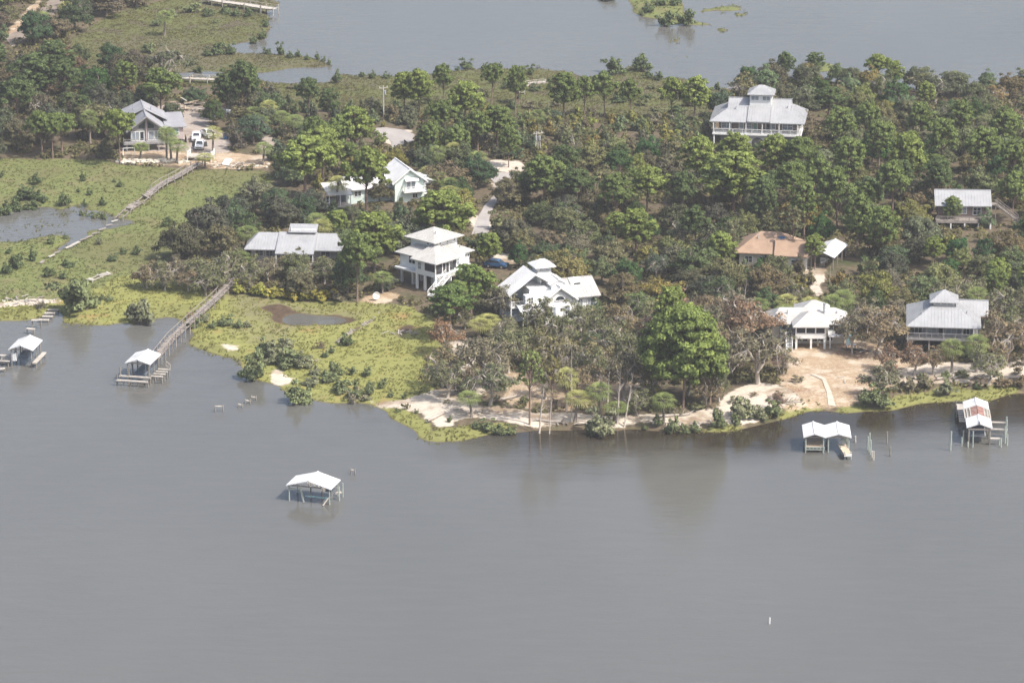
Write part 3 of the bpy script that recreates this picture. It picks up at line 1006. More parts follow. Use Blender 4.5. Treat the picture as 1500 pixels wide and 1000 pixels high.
def stilt_white():
    p = house('stilt_house', 'white two tier house on tall white columns with a screened corner porch', 638, 430, 48)
    Z = 3.4
    wallbox(p, 1.6, 11.2, 1.6, 10.8, Z, 6.0, 'white_wall')
    wallbox(p, 0, 1.59, 3.0, 5.2, Z, 6.0, 'white_wall')
    wallbox(p, 6.0, 9.0, .6, 1.59, Z, 6.0, 'white_wall')
    wallbox(p, 4.0, 10.4, 4.0, 10.2, 6.1, 8.7, 'white_wall', 'upper_storey')
    r = MB()
    e = 6.0
    hip_roof(r, .8, 12.0, .8, 11.6, e, 8.7, 6.4, 6.5, 6.3)
    r.build('roof', M['shingle_pale'], p)
    r = MB()
    hip_roof(r, -.8, 6.4, -.8, 6.0, e + .04, 8.35, 4.2, 4.3, 4.2)
    r.build('porch_roof', M['shingle_pale'], p)
    r = MB()
    hip_roof(r, 3.0, 11.4, 3.0, 11.2, 8.7, 10.45, 7.15, 7.25, 7.1)
    r.build('upper_roof', M['shingle_pale'], p)
    deck(p, .0, 11.2, .0, 10.8, Z, 'white_paint', .35, 'floor_frame')
    # corner porch: screens between white posts
    posts(p, [(.1, .1), (.1, 2.9), (2.0, .1), (3.9, .1), (5.9, .1)], Z, 5.9, .2, 'white_paint')
    for a, b in (((.05, .25), (.05, 1.5)), ((.05, 1.55), (.05, 2.8))):
        MB().beam((a[0], a[1], Z + 1.55), (b[0], b[1], Z + 1.55), .05, 1.75).build('screen', M['screen'], p)
    for a, b in ((.25, 1.9), (2.1, 2.9), (4.9, 5.8)):
        MB().beam((a, .05, Z + 1.5), (b, .05, Z + 1.5), .05, 1.85).build('screen', M['screen'], p)
    door(p, 3.4, .1, Z, .9, 2.1, glass='screen')
    MB().beam((.06, .2, Z + .35), (.06, 2.9, Z + .35), .09, .6).build('parapet', M['white_paint'], p)
    win(p, 0, 4.1, Z + 1.4, .95, 1.5, 180, 0, 'grey_glass')
    win(p, 1.6, 7.6, Z + 1.5, 1.7, 1.45, 180, 1, 'glass')
    win(p, 6.9, .6, Z + 1.5, .9, 1.5, -90, 0, 'grey_glass')
    for x in (9.5, 10.2, 10.9):
        win(p, x, 1.6, Z + 1.7, .45, .7, -90, 0, 'glass', bars=0)
    for x in (5.6, 7.6, 9.6):
        win(p, x, 4.0, 8.05, .45, .45, -90, 0, 'glass', bars=0)
    win(p, 4.0, 5.6, 8.05, .5, .5, 180, 0, 'glass', bars=0)
    posts(p, [(.2, .2), (.2, 2.9), (.2, 5.0), (1.8, 7.6), (1.8, 10.5), (4, .2), (8, 1.8), (11, 1.8), (4.5, 5), (4.5, 8), (8, 5), (8, 8), (11, 6), (11, 10.5), (5, 10.6)], -.4, Z - .34, .42, 'white_paint', 'column')
    deck(p, 2.6, 9.0, -1.6, -.01, Z - .1, 'pale_wood', .2)
    railing(p, [(2.7, -1.5), (9.0, -1.5)], Z - .1, .95, 'rail_green')
    stair(p, (-2.6, -1.0, .2), (2.6, -.9, Z - .1), 1.2, 'white_paint')
    posts(p, [(2.8, -1.4), (5.5, -1.4), (8.8, -1.4)], -.3, Z - .3, .2, 'white_paint')
    wallbox(p, 6, 10, 6, 10, 0, Z - .4, 'dark', 'underhouse_shade_box')  # dark box between the columns, painting in the shade under the house
    MB().tube([(5.6, 5.2, 9.2), (5.6, 5.2, 10.3)], [.11, .11], 8).build('vent_pipe', M['grey_metal'], p)
    MB().tube([(9.5, 2.4, 6.2), (9.5, 2.4, 7.2)], [.11, .11], 8).build('vent_pipe', M['grey_metal'], p)


def arched_white():
    p = house('white_house', 'tall white house with arched gable window, rooftop belvedere and two storey side porch', 808, 474, 20)
    wallbox(p, -3.6, 4.4, 2.0, 10, 0, 6.4, 'white_wall')
    gable_wall_y(p, -1.2, 4.4, 0, 0, 4.7, 6.75, 'white_wall')
    wallbox(p, -1.2, 4.4, .19, 1.99, 0, 4.6, 'white_wall')
    wallbox(p, 4.41, 9.2, 1.0, 9, 0, 4.6, 'white_wall')
    gable_wall_x(p, 1.0, 9.0, 9.21, 0, 4.65, 6.75, 'white_wall')
    r = MB()
    gable_y(r, -1.9, 5.1, -.6, 5.2, 4.4, 7.0, 1.6, True)
    r.build('roof', M['white_roof'], p)
    f = MB()
    f.beam((-1.9, -.66, 4.3), (1.6, -.66, 6.9), .08, .26)
    f.beam((1.6, -.66, 6.9), (5.1, -.66, 4.3), .08, .26)
    f.build('fascia', M['white_paint'], p)
    r = MB()
    plane_roof(r, [(-7.4, 9.4, 5.3), (-7.4, 2.6, 5.3), (-2.2, 2.6, 8.9), (-2.2, 9.4, 8.9)], True)
    r.build('roof', M['white_roof'], p)
    r = MB()
    plane_roof(r, [(4.6, 2.6, 4.9), (4.6, 9.6, 4.9), (-2.2, 9.6, 8.9), (-2.2, 2.6, 8.9)], True)
    r.build('roof', M['white_roof'], p)
    r = MB()
    gable_x(r, 3.6, 9.9, .2, 9.8, 4.5, 6.95, 5.0, True)
    r.build('roof', M['shingle_pale'], p)
    dr = wallbox(p, .5, 3.3, 1.6, 7, 5.6, 7.2, 'white_wall', 'roof_dormer')
    r = MB()
    gable_y(r, .1, 3.7, 1.2, 7.4, 7.05, 8.0, None, True)
    r.build('dormer_roof', M['white_roof'], dr)
    gable_wall_y(dr, .5, 3.3, 1.42, 5.6, 7.1, 7.8, 'white_wall')
    bl = wallbox(p, -.9, 1.9, 5.2, 8, 6.6, 8.5, 'white_wall', 'belvedere')
    posts(bl, [(-.7, 5.4), (1.7, 5.4), (1.7, 7.8), (-.7, 7.8)], 8.5, 9.6, .18, 'white_paint')
    railing(bl, [(-.8, 5.3), (1.8, 5.3), (1.8, 7.9), (-.8, 7.9), (-.8, 5.3)], 8.5, .6, 'white_paint')
    r = MB()
    hip_roof(r, -1.6, 2.6, 4.5, 8.7, 9.6, 10.7, .1, .9, 6.6)
    r.build('belvedere_roof', M['white_roof'], bl)
    # skylight box on the wing
    sk = MB()
    sk.hexa([(5.0, 3.2, 5.9), (7.4, 3.2, 5.9), (7.4, 4.8, 6.9), (5.0, 4.8, 6.9), (5.0, 3.2, 6.5), (7.4, 3.2, 6.5), (7.4, 4.8, 7.1), (5.0, 4.8, 7.1)])
    s = sk.build('skylight', M['white_paint'], p)
    MB().box(5.6, 6.9, 3.14, 3.19, 6.15, 6.4).build('pane', M['glass'], s)
    a = MB()
    pts = [(1.6 + .95 * math.cos(t), 4.35 + .9 * math.sin(t)) for t in np.linspace(0, math.pi, 11)]
    n = len(pts)
    a.v = [(u, -.05, v) for u, v in pts] + [(u, .02, v) for u, v in pts]
    a.f = [tuple(reversed(range(n))), tuple(range(n, 2 * n))] + [(i, (i + 1) % n, (i + 1) % n + n, i + n) for i in range(n)]
    ao = a.build('window', M['glass'], p, 'dark half round gable window')
    b = MB()
    for q, w in zip(pts, pts[1:]):
        b.beam((q[0], -.07, q[1]), (w[0], -.07, w[1]), .12, .12)
    b.beam((.6, -.07, 4.32), (2.6, -.07, 4.32), .12, .12)
    b.build('frame', M['white_paint'], ao)
    for x in (.2, 3.0):
        win(p, x, 0, 2.4, 1.2, 1.6, glass='grey_glass')
    for x in (6, 8):
        win(p, x, 1.0, 3.2, 1.1, 1.4, glass='grey_glass')
    MB().tube([(-1.2, 2.9, 7.2), (-1.2, 2.9, 8.7)], [.1, .1], 8).build('vent_pipe', M['grey_metal'], p)
    # two storey porch under the left roof
    for z in (.4, 3.0):
        deck(p, -7.0, -3.61, 2.9, 9, z, 'white_paint', .25, 'porch_floor')
        railing(p, [(-3.7, 3.0), (-6.9, 3.0), (-6.9, 8.9)], z, .95, 'white_paint')
    posts(p, [(-6.9, 3.0), (-6.9, 6), (-6.9, 8.9)], 0, 5.4, .2, 'white_paint')
    win(p, -3.6, 4.5, 4.4, 1.3, 1.6, 180, glass='grey_glass')
    door(p, -3.6, 6.8, .45, 1.2, 2.1, 180, glass='glass')
    wallbox(p, -4.9, -1.21, .6, 1.99, 0, 5.6, 'white_wall', 'bay')
    win(p, -3.9, .6, 4.7, 1.0, 1.2, glass='glass')
    r = MB()
    plane_roof(r, [(-6.6, -2.4, 2.9), (-1.3, -2.4, 2.9), (-1.3, .58, 4.0), (-6.6, .58, 4.0)], True)
    r.build('porch_roof', M['white_roof'], p)
    posts(p, [(-6.4, -2.2), (-4, -2.2), (-1.5, -2.2)], 0, 2.8, .2, 'white_paint')


def bungalow():
    p = house('white_bungalow', 'white bungalow facing the water with a screened upper porch over open lower level', 1187, 511, -1)
    wallbox(p, -6.8, 6.4, 3.2, 9.6, 0, 3.9, 'cream_wall')
    r = MB()
    hip_roof(r, -7.7, 7.3, 2.5, 10.6, 3.95, 5.9, -5.3, 4.7, 6.6, False)
    r.build('roof', M['shingle_pale'], p)
    r = MB()
    hip_roof(r, -3.3, 3.3, -.6, 7.4, 4.3, 6.15, -.1, .1, 3.6, False)
    r.build('porch_roof', M['shingle_pale'], p)
    r = MB()
    hip_roof(r, -2.4, 4.2, 7.0, 13, 4.6, 6.6, .8, 1.2, 9.2, False)
    r.build('roof', M['shingle_pale'], p)
    wallbox(p, -2.4, 3.6, 9.61, 12, 0, 4.55, 'cream_wall')
    c = MB()
    c.tube([(2.7, 5.2, 5.0), (2.7, 5.2, 6.9)], [.2, .2], 8)
    c.tube([(2.7, 5.2, 6.9), (2.7, 5.2, 7.1)], [.28, .28], 8)
    c.build('chimney_pipe', M['grey_metal'], p)
    # porch: band, three screens, lower columns
    MB().box(-2.75, 2.75, -.02, 3.19, 1.95, 2.95).build('porch_band', M['white_paint'], p)
    wallbox(p, -2.6, 2.6, 2.2, 3.18, 2.96, 4.2, 'dark', 'porch_back')
    posts(p, [(-2.65, .08), (-.88, .08), (.88, .08), (2.65, .08)], 2.95, 4.25, .22, 'white_paint')
    for x in (-1.76, 0, 1.76):
        MB().beam((x - .76, .1, 3.6), (x + .76, .1, 3.6), .04, 1.25).build('screen', M['screen'], p)
    posts(p, [(-2.55, .2), (.1, .2), (2.55, .2)], -.3, 1.95, .36, 'white_paint', 'column')
    for x in (-1.9, -.75, .95, 2.05):
        win(p, x, 3.18, 1.1, .95, 1.25, glass='glass', bars=0, mull=0)
    win(p, 4.3, 3.2, 3.2, 1.9, 1.15, glass='glass', bars=0)
    win(p, 3.7, 3.2, 1.1, 1.1, 1.0, glass='glass', bars=0)
    win(p, -4.6, 3.2, 3.1, .9, 1.1, glass='glass', bars=0, mull=0)
    for x in (-5.25, -3.95):
        MB().box(x - .2, x + .2, 3.1, 3.17, 2.5, 3.7).build('shutter', M['teal'], p)
    deck(p, -5.4, -2.78, .8, 3.19, 1.95, 'white_paint', .25)
    railing(p, [(-2.9, .9), (-5.3, .9), (-5.3, 3.1)], 1.95, .9, 'white_paint')
    posts(p, [(-5.3, .95), (-5.3, 3.0)], -.3, 1.7, .18, 'white_paint')
    stair(p, (-3.9, -1.5, 0), (-3.9, .8, 1.95), 1.1, 'white_paint')
    # side carport slab roof at the other end
    r = MB()
    plane_roof(r, [(3.3, .6, 2.2), (6.8, .6, 2.2), (6.8, 3.18, 2.5), (3.3, 3.18, 2.5)], False)
    r.build('lean_to_roof', M['white_roof'], p)
    posts(p, [(3.6, .8), (6.5, .8)], -.3, 2.1, .2, 'white_paint')
    MB().box(6.6, 7.6, 2.6, 3.15, 0, 1.8).build('side_shed', M['teal'], p)
    MB().tube([(-4, 5, 4.8), (-4, 5, 5.9)], [.11, .11], 8).build('vent_pipe', M['grey_metal'], p)
    MB().tube([(5, 5.2, 4.8), (5, 5.2, 5.7)], [.11, .11], 8).build('vent_pipe', M['grey_metal'], p)


def pyramid_cap():
    p = house('pyramid_roof_house', 'blue grey house on stilts under a pale pyramid roof with raised pyramid cap', 1385, 522, -6)
    wallbox(p, -5.8, 4.8, 2.0, 12.4, 3.2, 5.5, 'blue_wall')
    r = MB()
    E = 5.45
    K = 8.0
    a, b, c, d = (-7.2, 0, E), (6.2, 0, E), (6.2, 14, E), (-7.2, 14, E)
    i, j, k, l = (-2.6, 5.0, K), (1.6, 5.0, K), (1.6, 9.2, K), (-2.6, 9.2, K)
    for q in ([a, b, j, i], [b, c, k, j], [c, d, l, k], [d, a, i, l]):
        plane_roof(r, q, True)
    r.build('roof', M['metal_roof'], p)
    cp = MB()
    cp.box(-2.4, 1.4, 5.2, 9.0, K - .3, 8.75)
    cpo = cp.build('roof_cap', M['white_paint'], p)
    for x in (-1.6, -.5, .6):
        MB().box(x - .42, x + .42, 5.12, 5.18, 8.3, 8.6).build('vent_slot', M['dark'], cpo)
    r = MB()
    hip_roof(r, -3.1, 2.1, 4.5, 9.7, 8.75, 10.5, -.55, -.45, 7.1)
    r.build('cap_roof', M['metal_roof'], cpo)
    r = MB()
    gable_x(r, 1.6, 7.6, 7.4, 13.0, 5.6, 7.75, 10.2, True)
    r.build('roof', M['metal_roof'], p)
    deck(p, -7.0, 6.0, .2, 1.99, 3.2, 'grey_wall', .35)
    deck(p, 4.81, 6.0, 2.0, 12, 3.2, 'grey_wall', .35)
    railing(p, [(-6.9, .3), (5.9, .3), (5.9, 11.5)], 3.2, .95, 'grey_wall', gap=.22)
    posts(p, [(-6.9, .4), (-3.6, .4), (-.4, .4), (2.8, .4), (5.8, .4), (5.8, 6), (5.8, 11)], 3.2, 5.35, .18, 'grey_wall')
    for x, w, g in ((-5.0, 1.4, 'glass'), (-2.6, 1.8, 'grey_glass'), (.9, 2.0, 'grey_glass'), (3.6, 1.2, 'glass')):
        win(p, x, 2.0, 4.35, w, 1.5, glass=g, frame='grey_metal', bars=0)
    door(p, -1.0, 2.0, 3.25, .9, 2.0, glass='glass', frame='grey_metal')
    posts(p, [(-6.8, .6), (-3, .6), (1, .6), (5.6, .6), (-6.8, 6), (5.6, 6), (-6.8, 12), (5.6, 12), (0, 6)], -.4, 2.85, .3, 'wood', 'stilt')
    wallbox(p, -6, -1, 5, 11, 0, 2.84, 'dark', 'underhouse_shade_box')  # shaded space among the stilts, painted in as a dark box
    MB().tube([(3.6, 4, 6.4), (3.6, 4, 7.5)], [.11, .11], 8).build('vent_pipe', M['grey_metal'], p)
    MB().tube([(-4.5, 3.2, 6.4), (-4.5, 3.2, 7.3)], [.11, .11], 8).build('vent_pipe', M['grey_metal'], p)


def tan_roofed():
    p = house('tan_roofed_house', 'house with broad tan shingle roof and small blue skylight behind oaks', 1130, 394, -8)
    wallbox(p, -6.4, 5.4, 1.2, 9.4, 0, 3.0, 'cream_wall')
    r = MB()
    hip_roof(r, -7.4, 6.4, .2, 10.4, 3.0, 6.1, -2.6, 1.4, 5.4, False)
    r.build('roof', M['tan_roof'], p)
    r = MB()
    gable_x(r, .5, 7.4, -.8, 6.0, 2.95, 5.3, 2.6, False)
    r.build('roof', M['tan_roof'], p)
    gable_wall_x(p, -.2, 5.4, 6.6, 0, 3.0, 4.95, 'white_wall')
    wallbox(p, 3.0, 6.59, -.2, 5.4, 0, 2.9, 'cream_wall')
    win(p, 6.78, 2.6, 3.6, .9, 1.0, 0, 0, 'glass', bars=0)
    win(p, 4.6, -.2, 1.5, 1.6, 1.2, glass='glass')
    for x in (-4.6, -2.0, .8):
        win(p, x, 1.2, 1.5, 1.5, 1.3, glass='glass')
    e = 3.1 / 5.2
    sk = MB()
    sk.hexa([(1.0, 3.2, 4.85), (2.2, 3.2, 4.85), (2.2, 4.2, 5.43), (1.0, 4.2, 5.43), (1.0, 3.2, 4.98), (2.2, 3.2, 4.98), (2.2, 4.2, 5.56), (1.0, 4.2, 5.56)])
    sk.build('skylight', M['car_blue'], p)
    MB().tube([(-3, 3.6, 4.6), (-3, 3.6, 5.7)], [.11, .11], 8).build('vent_pipe', M['grey_metal'], p)


def outside_stair_house():
    p = house('timber_house', 'brown timber house with wide deck and long outside stair at its end', 1436, 335, -3)
    wallbox(p, -8.5, 1.6, 2.6, 9, 1.6, 4.4, 'brown_wall')
    r = MB()
    gable_x(r, -9.2, 2.3, 1.6, 10, 4.3, 6.6)
    r.build('roof', M['metal_roof'], p)
    gable_wall_x(p, 2.6, 9, 1.61, 1.6, 4.4, 6.3, 'brown_wall')
    deck(p, -9, 2.2, -.4, 2.59, 1.6, 'wood', .4)
    railing(p, [(-8.9, -.3), (2.1, -.3), (2.1, 2.4)], 1.6, .95, 'wood', gap=.3)
    posts(p, [(-8.8, -.2), (-6, -.2), (-3.2, -.2), (-.4, -.2), (2, -.2)], -.3, 1.2, .3, 'white_paint')
    wallbox(p, -7.5, 1, 4, 8, 0, 1.2, 'dark', 'crawl_shade_box')  # dark core below the floor, its shade given by colour
    for x in (-6.5, -3.5):
        win(p, x, 2.6, 3.1, 1.6, 1.4, glass='grey_glass')
    win(p, -.6, 2.6, 3.0, 1.6, 1.6, glass='glass')
    stair(p, (7.6, 1.6, 1.4), (3.2, 3.2, 4.4), 1.2, 'wood')
    deck(p, 1.9, 3.4, 2.6, 4.4, 4.4, 'wood', .2, 'stair_landing')
    deck(p, 6.6, 9.0, .4, 2.4, 1.3, 'wood', .2, 'stair_landing')
    railing(p, [(6.7, .5), (8.9, .5), (8.9, 2.3)], 1.3, .95, 'wood')
    posts(p, [(2.0, 2.8), (3.3, 2.8), (2.0, 4.3), (3.3, 4.3), (6.8, .6), (8.8, .6), (8.8, 2.2)], -.3, 1.15, .2, 'wood')
    posts(p, [(2.3, 2.7), (3.3, 4.35)], 1.15, 4.2, .2, 'wood')


def carport():
    x, y, z = site(1204, 394)
    p = thing('carport', 'open carport with pale metal gable roof at the head of the sandy drive', 'carport', (x, y, z), R(-20))
    r = MB()
    gable_y(r, -2.5, 2.5, -.3, 10, 2.6, 3.55)
    r.build('roof', M['white_roof'], p)
    t = MB()
    t.beam((-2.3, 0, 2.45), (2.3, 0, 2.45), .1, .2)
    t.beam((-2.3, 0, 2.5), (0, 0, 3.35), .1, .14)
    t.beam((0, 0, 3.35), (2.3, 0, 2.5), .1, .14)
    t.build('truss', M['dark'], p)
    for sx in (-2.2, 2.2):
        for sy in (.1, 3.3, 6.6, 9.6):
            MB().box(sx - .09, sx + .09, sy - .09, sy + .09, -.2, 2.45).build('post', M['wood'], p)
    MB().box(-2.15, 2.15, 9.5, 9.56, 0, 2.5).build('back_wall', M['dark'], p)
    # what stands in it: a small white boat on blocks
    bx, by = x + 3.0 * math.sin(R(20)) - .5, y + 3.0
    b = thing('boat', 'small white boat stored under the open metal carport', 'boat', (bx, by, z), R(-20))
    h = MB()
    n = 8
    for i in range(n):
        s = i / (n - 1)
        w = .85 * (1 - (1 - s) ** 3) + .05
        yy = -1.8 + 3.8 * s
        h.v += [(-w, yy, 1.15), (-w * .75, yy, .75), (0, yy, .55 + .25 * (1 - s) ** 2), (w * .75, yy, .75), (w, yy, 1.15)]
    for i in range(n - 1):
        for j in range(4):
            q = i * 5 + j
            h.f.append((q, q + 1, q + 6, q + 5))
    h.f.append(tuple(range(5))[::-1])
    h.f.append(tuple((n - 1) * 5 + q for q in range(5)))
    h.build('hull', M['car_white'], b)
    MB().box(-.5, .5, -.2, .9, 1.0, 1.7).build('console', M['car_white'], b)
    MB().box(-.25, .25, 2.0, 2.4, .7, 1.6).build('motor', M['dark'], b)
    for yy in (-1, 1.2):
        MB().box(-.5, .5, yy - .15, yy + .15, 0, .68).build('block', M['wood'], b)


grey_gabled(); brown_cupola(); mint_gabled(); low_metal(); stilt_white(); arched_white(); bungalow(); pyramid_cap(); tan_roofed(); outside_stair_house(); carport()
# ------------------------------------------------------------------ boathouses, piers, pilings
def pile(p, x, y, z0, z1, r=.14, mat='pile', name='pile'):
    return MB().tube([(x, y, z0), (x, y, z1)], [r * 1.05, r * .92], 7).build(name, M[mat], p, smooth=False)


def beam_part(p, a, b, w, h, mat, name):
    return MB().beam(a, b, w, h).build(name, M[mat], p)


def gable_boathouse(p, w, l, ze, rise, roof='white_roof', x0=0.0, y0=0.0, npost=3, post='pile', truss='wood'):
    """Roof over the slip: front gable at y0, ridge running back."""
    r = MB()
    gable_y(r, x0 - w / 2, x0 + w / 2, y0, y0 + l, ze, ze + rise, x0)
    r.build('roof', M[roof], p)
    t = MB()
    t.beam((x0 - w / 2 + .15, y0 + .35, ze - .08), (x0 + w / 2 - .15, y0 + .35, ze - .08), .12, .2)
    t.beam((x0, y0 + .35, ze), (x0, y0 + .35, ze + rise - .25), .1, .1)
    t.build('truss', M[truss], p)
    for sx in (x0 - w / 2 + .4, x0 + w / 2 - .4):
        for i in range(npost):
            pile(p, sx, y0 + .4 + (l - .8) * i / (npost - 1), -1.0, ze - .18, .12, post, 'post')
        beam_part(p, (sx, y0 + .2, ze - .12), (sx, y0 + l - .2, ze - .12), .14, .2, truss, 'eave_beam')


def catwalk(p, a, b, w, z, mat='pale_wood', name='catwalk', t=.14):
    return beam_part(p, (a[0], a[1], z), (b[0], b[1], z), w, t, mat, name)


def water_site(px, py):
    x, y = on_plane(px, py, 0.0)
    return x, y, 0.0


def left_boathouse():
    p = thing('boathouse', 'small white roofed boathouse with blue lift, near a chain of broken dock frames', 'boathouse', water_site(31, 538), R(-9))
    gable_boathouse(p, 4.5, 6.4, 3.3, .85, npost=3)
    beam_part(p, (2.5, -.2, .95), (2.5, 6.4, .95), .75, .22, 'pale_wood', 'catwalk')
    for y in (.2, 3, 6):
        pile(p, 2.75, y, -1, .84)
    MB().box(-1.0, 1.1, .9, 5.4, 1.1, 1.3).build('lift_cradle', M['blue_lift'], p)
    for x, y in ((-1.3, .8), (1.35, .8), (-1.3, 5.5), (1.35, 5.5)):
        beam_part(p, (x, y, .6), (x, y, 3.1), .1, .1, 'blue_lift', 'lift_cable')
    MB().box(-.7, .8, 1.6, 4.8, 1.31, 2.0).build('lift_motor', M['blue_lift'], p)
    MB().box(-1.7, -1.0, .5, 1.3, 1.0, 2.4).build('control_box', M['white_paint'], p)
    for i in range(4):
        beam_part(p, (-4.4 + i * .3, .3 + i * 1.0, .95), (-2.2, .3 + i * 1.0, .95), .5, .14, 'pale_wood', 'catwalk')
    for y in (.3, 2.3):
        pile(p, -4.2, y, -1, .9)
        pile(p, -2.5, y, -1, .9)


def pier_boathouse():
    p = thing('boathouse', 'white roofed boathouse with open platform frames at the head of the long pier', 'boathouse', water_site(196, 566), R(-12))
    gable_boathouse(p, 4.7, 6.4, 3.5, .75, y0=2.4)
    for z, y in ((.95, .1), (1.25, 1.7)):
        beam_part(p, (-3.2, y, z), (2.6, y, z), .5, .22, 'pale_wood', 'platform_beam')
    for x in (-3.1, -1.9, -.6, .7, 1.9, 2.6):
        pile(p, x, .15, -1, 1.05 if x > -3 else 2.1, .13)
    for x in (-3.0, -1.4, 2.5):
        pile(p, x, 1.8, -1, 2.9 if x < 2 else 1.9, .13)
    for i, y in enumerate((2.6, 4.0, 5.4, 6.8)):
        beam_part(p, (2.4, y, 1.3), (4.6, y, 1.3), .45, .16, 'pale_wood', 'platform_beam')
        pile(p, 4.4, y, -1, 1.2)
        pile(p, 2.7, y, -1, 1.2)
    MB().box(-1.2, 1.0, 3.4, 7.6, 1.0, 1.2).build('lift_cradle', M['blue_lift'], p)
    MB().box(-.5, .6, 4.0, 6.8, 1.21, 2.0).build('lift_motor', M['blue_lift'], p)
    for x, y in ((-1.4, 3.4), (1.2, 3.4), (-1.4, 7.6), (1.2, 7.6)):
        beam_part(p, (x, y, .6), (x, y, 3.3), .09, .09, 'grey_metal', 'lift_cable')
    railing(p, [(3.3, 8.6), (4.6, 6.9)], 1.35, .9, 'pale_wood', gap=.8)


def lone_boathouse():
    p = thing('boathouse', 'lone open boathouse with broken gable front standing far out in the water', 'boathouse', water_site(452, 737), R(-16))
    gable_boathouse(p, 7.6, 4.9, 2.75, 1.05, roof='white_roof', npost=2, post='green_wood')
    d = MB()
    g = np.random.default_rng(9)
    for i in range(16):
        x = g.uniform(-.2, 3.2)
        zt = 3.75 - abs(x) * .27
        d.beam((x, -.02, zt - .1), (x + g.normal() * .25, -.04, zt - .35 - g.random() * .45), .16, .04)
    d.build('torn_fascia', M['pale_wood'], p)
    beam_part(p, (-.7, .5, 1.05), (3.4, .4, 1.05), .14, .2, 'teal', 'lift_beam')
    beam_part(p, (.2, 4.4, 1.5), (3.4, 4.4, 1.5), .14, .2, 'grey_metal', 'lift_beam')
    beam_part(p, (-3.4, .5, 2.1), (-1.2, .4, 2.1), .1, .14, 'green_wood', 'brace')
    beam_part(p, (-1.5, .4, 2.6), (-.9, .4, -.4), .2, .2, 'green_wood', 'leaning_post')
    for x in (-.5, 1.4, 3.0):
        pile(p, x, 2.6, -1, 2.9, .12)
    MB().box(1.6, 2.9, 3.4, 4.3, 1.0, 2.0).build('lift_motor', M['blue_lift'], p)
    beam_part(p, (2.6, -.6, .1), (3.3, .3, 1.2), .14, .14, 'pale_wood', 'brace')
    beam_part(p, (3.6, 2.6, 1.2), (4.4, 3.4, 1.2), .5, .16, 'pale_wood', 'catwalk')
    for y in (2.6, 4.4):
        pile(p, 4.3, y, -1, 2.4, .11, 'green_wood')


def twin_boathouse():
    p = thing('boathouse', 'twin gabled white roofed boathouse with a pale finger dock', 'boathouse', water_site(1193, 664), R(-2))
    gable_boathouse(p, 3.75, 6.6, 2.85, .62, npost=3, post='green_wood', roof='white_roof')
    gable_boathouse(p, 4.2, 6.5, 2.8, .62, x0=4.0, y0=.3, npost=3, post='green_wood', roof='white_roof')
    MB().box(-1.5, 1.6, .6, 5.8, .95, 1.12).build('platform', M['new_wood'], p)
    beam_part(p, (-1.6, .4, .75), (1.7, .4, .75), .12, .55, 'green_wood', 'front_beam')
    s = MB()
    for i in range(5):
        s.box(-1.3 + i * .6, -.85 + i * .6, .3, .36, .72, .9)
    s.build('slot_board', M['dark'], p)
    beam_part(p, (-1.5, 5.9, 1.4), (1.6, 5.9, 1.4), .1, .9, 'wood', 'back_screen')
    beam_part(p, (4.6, 1.9, .95), (5.4, -3.2, .95), 1.3, .2, 'new_wood', 'finger_dock')
    beam_part(p, (4.75, -3.2, .85), (6.0, -3.1, .85), .16, .4, 'white_paint', 'dock_fascia')
    for x, y in ((4.9, -2.8), (5.9, -2.8), (4.4, .2), (5.5, .2)):
        pile(p, x, y, -1, 1.3, .13, 'green_wood')
    MB().box(4.5, 5.1, 1.4, 2.0, 1.06, 2.1).build('control_box', M['green_wood'], p)


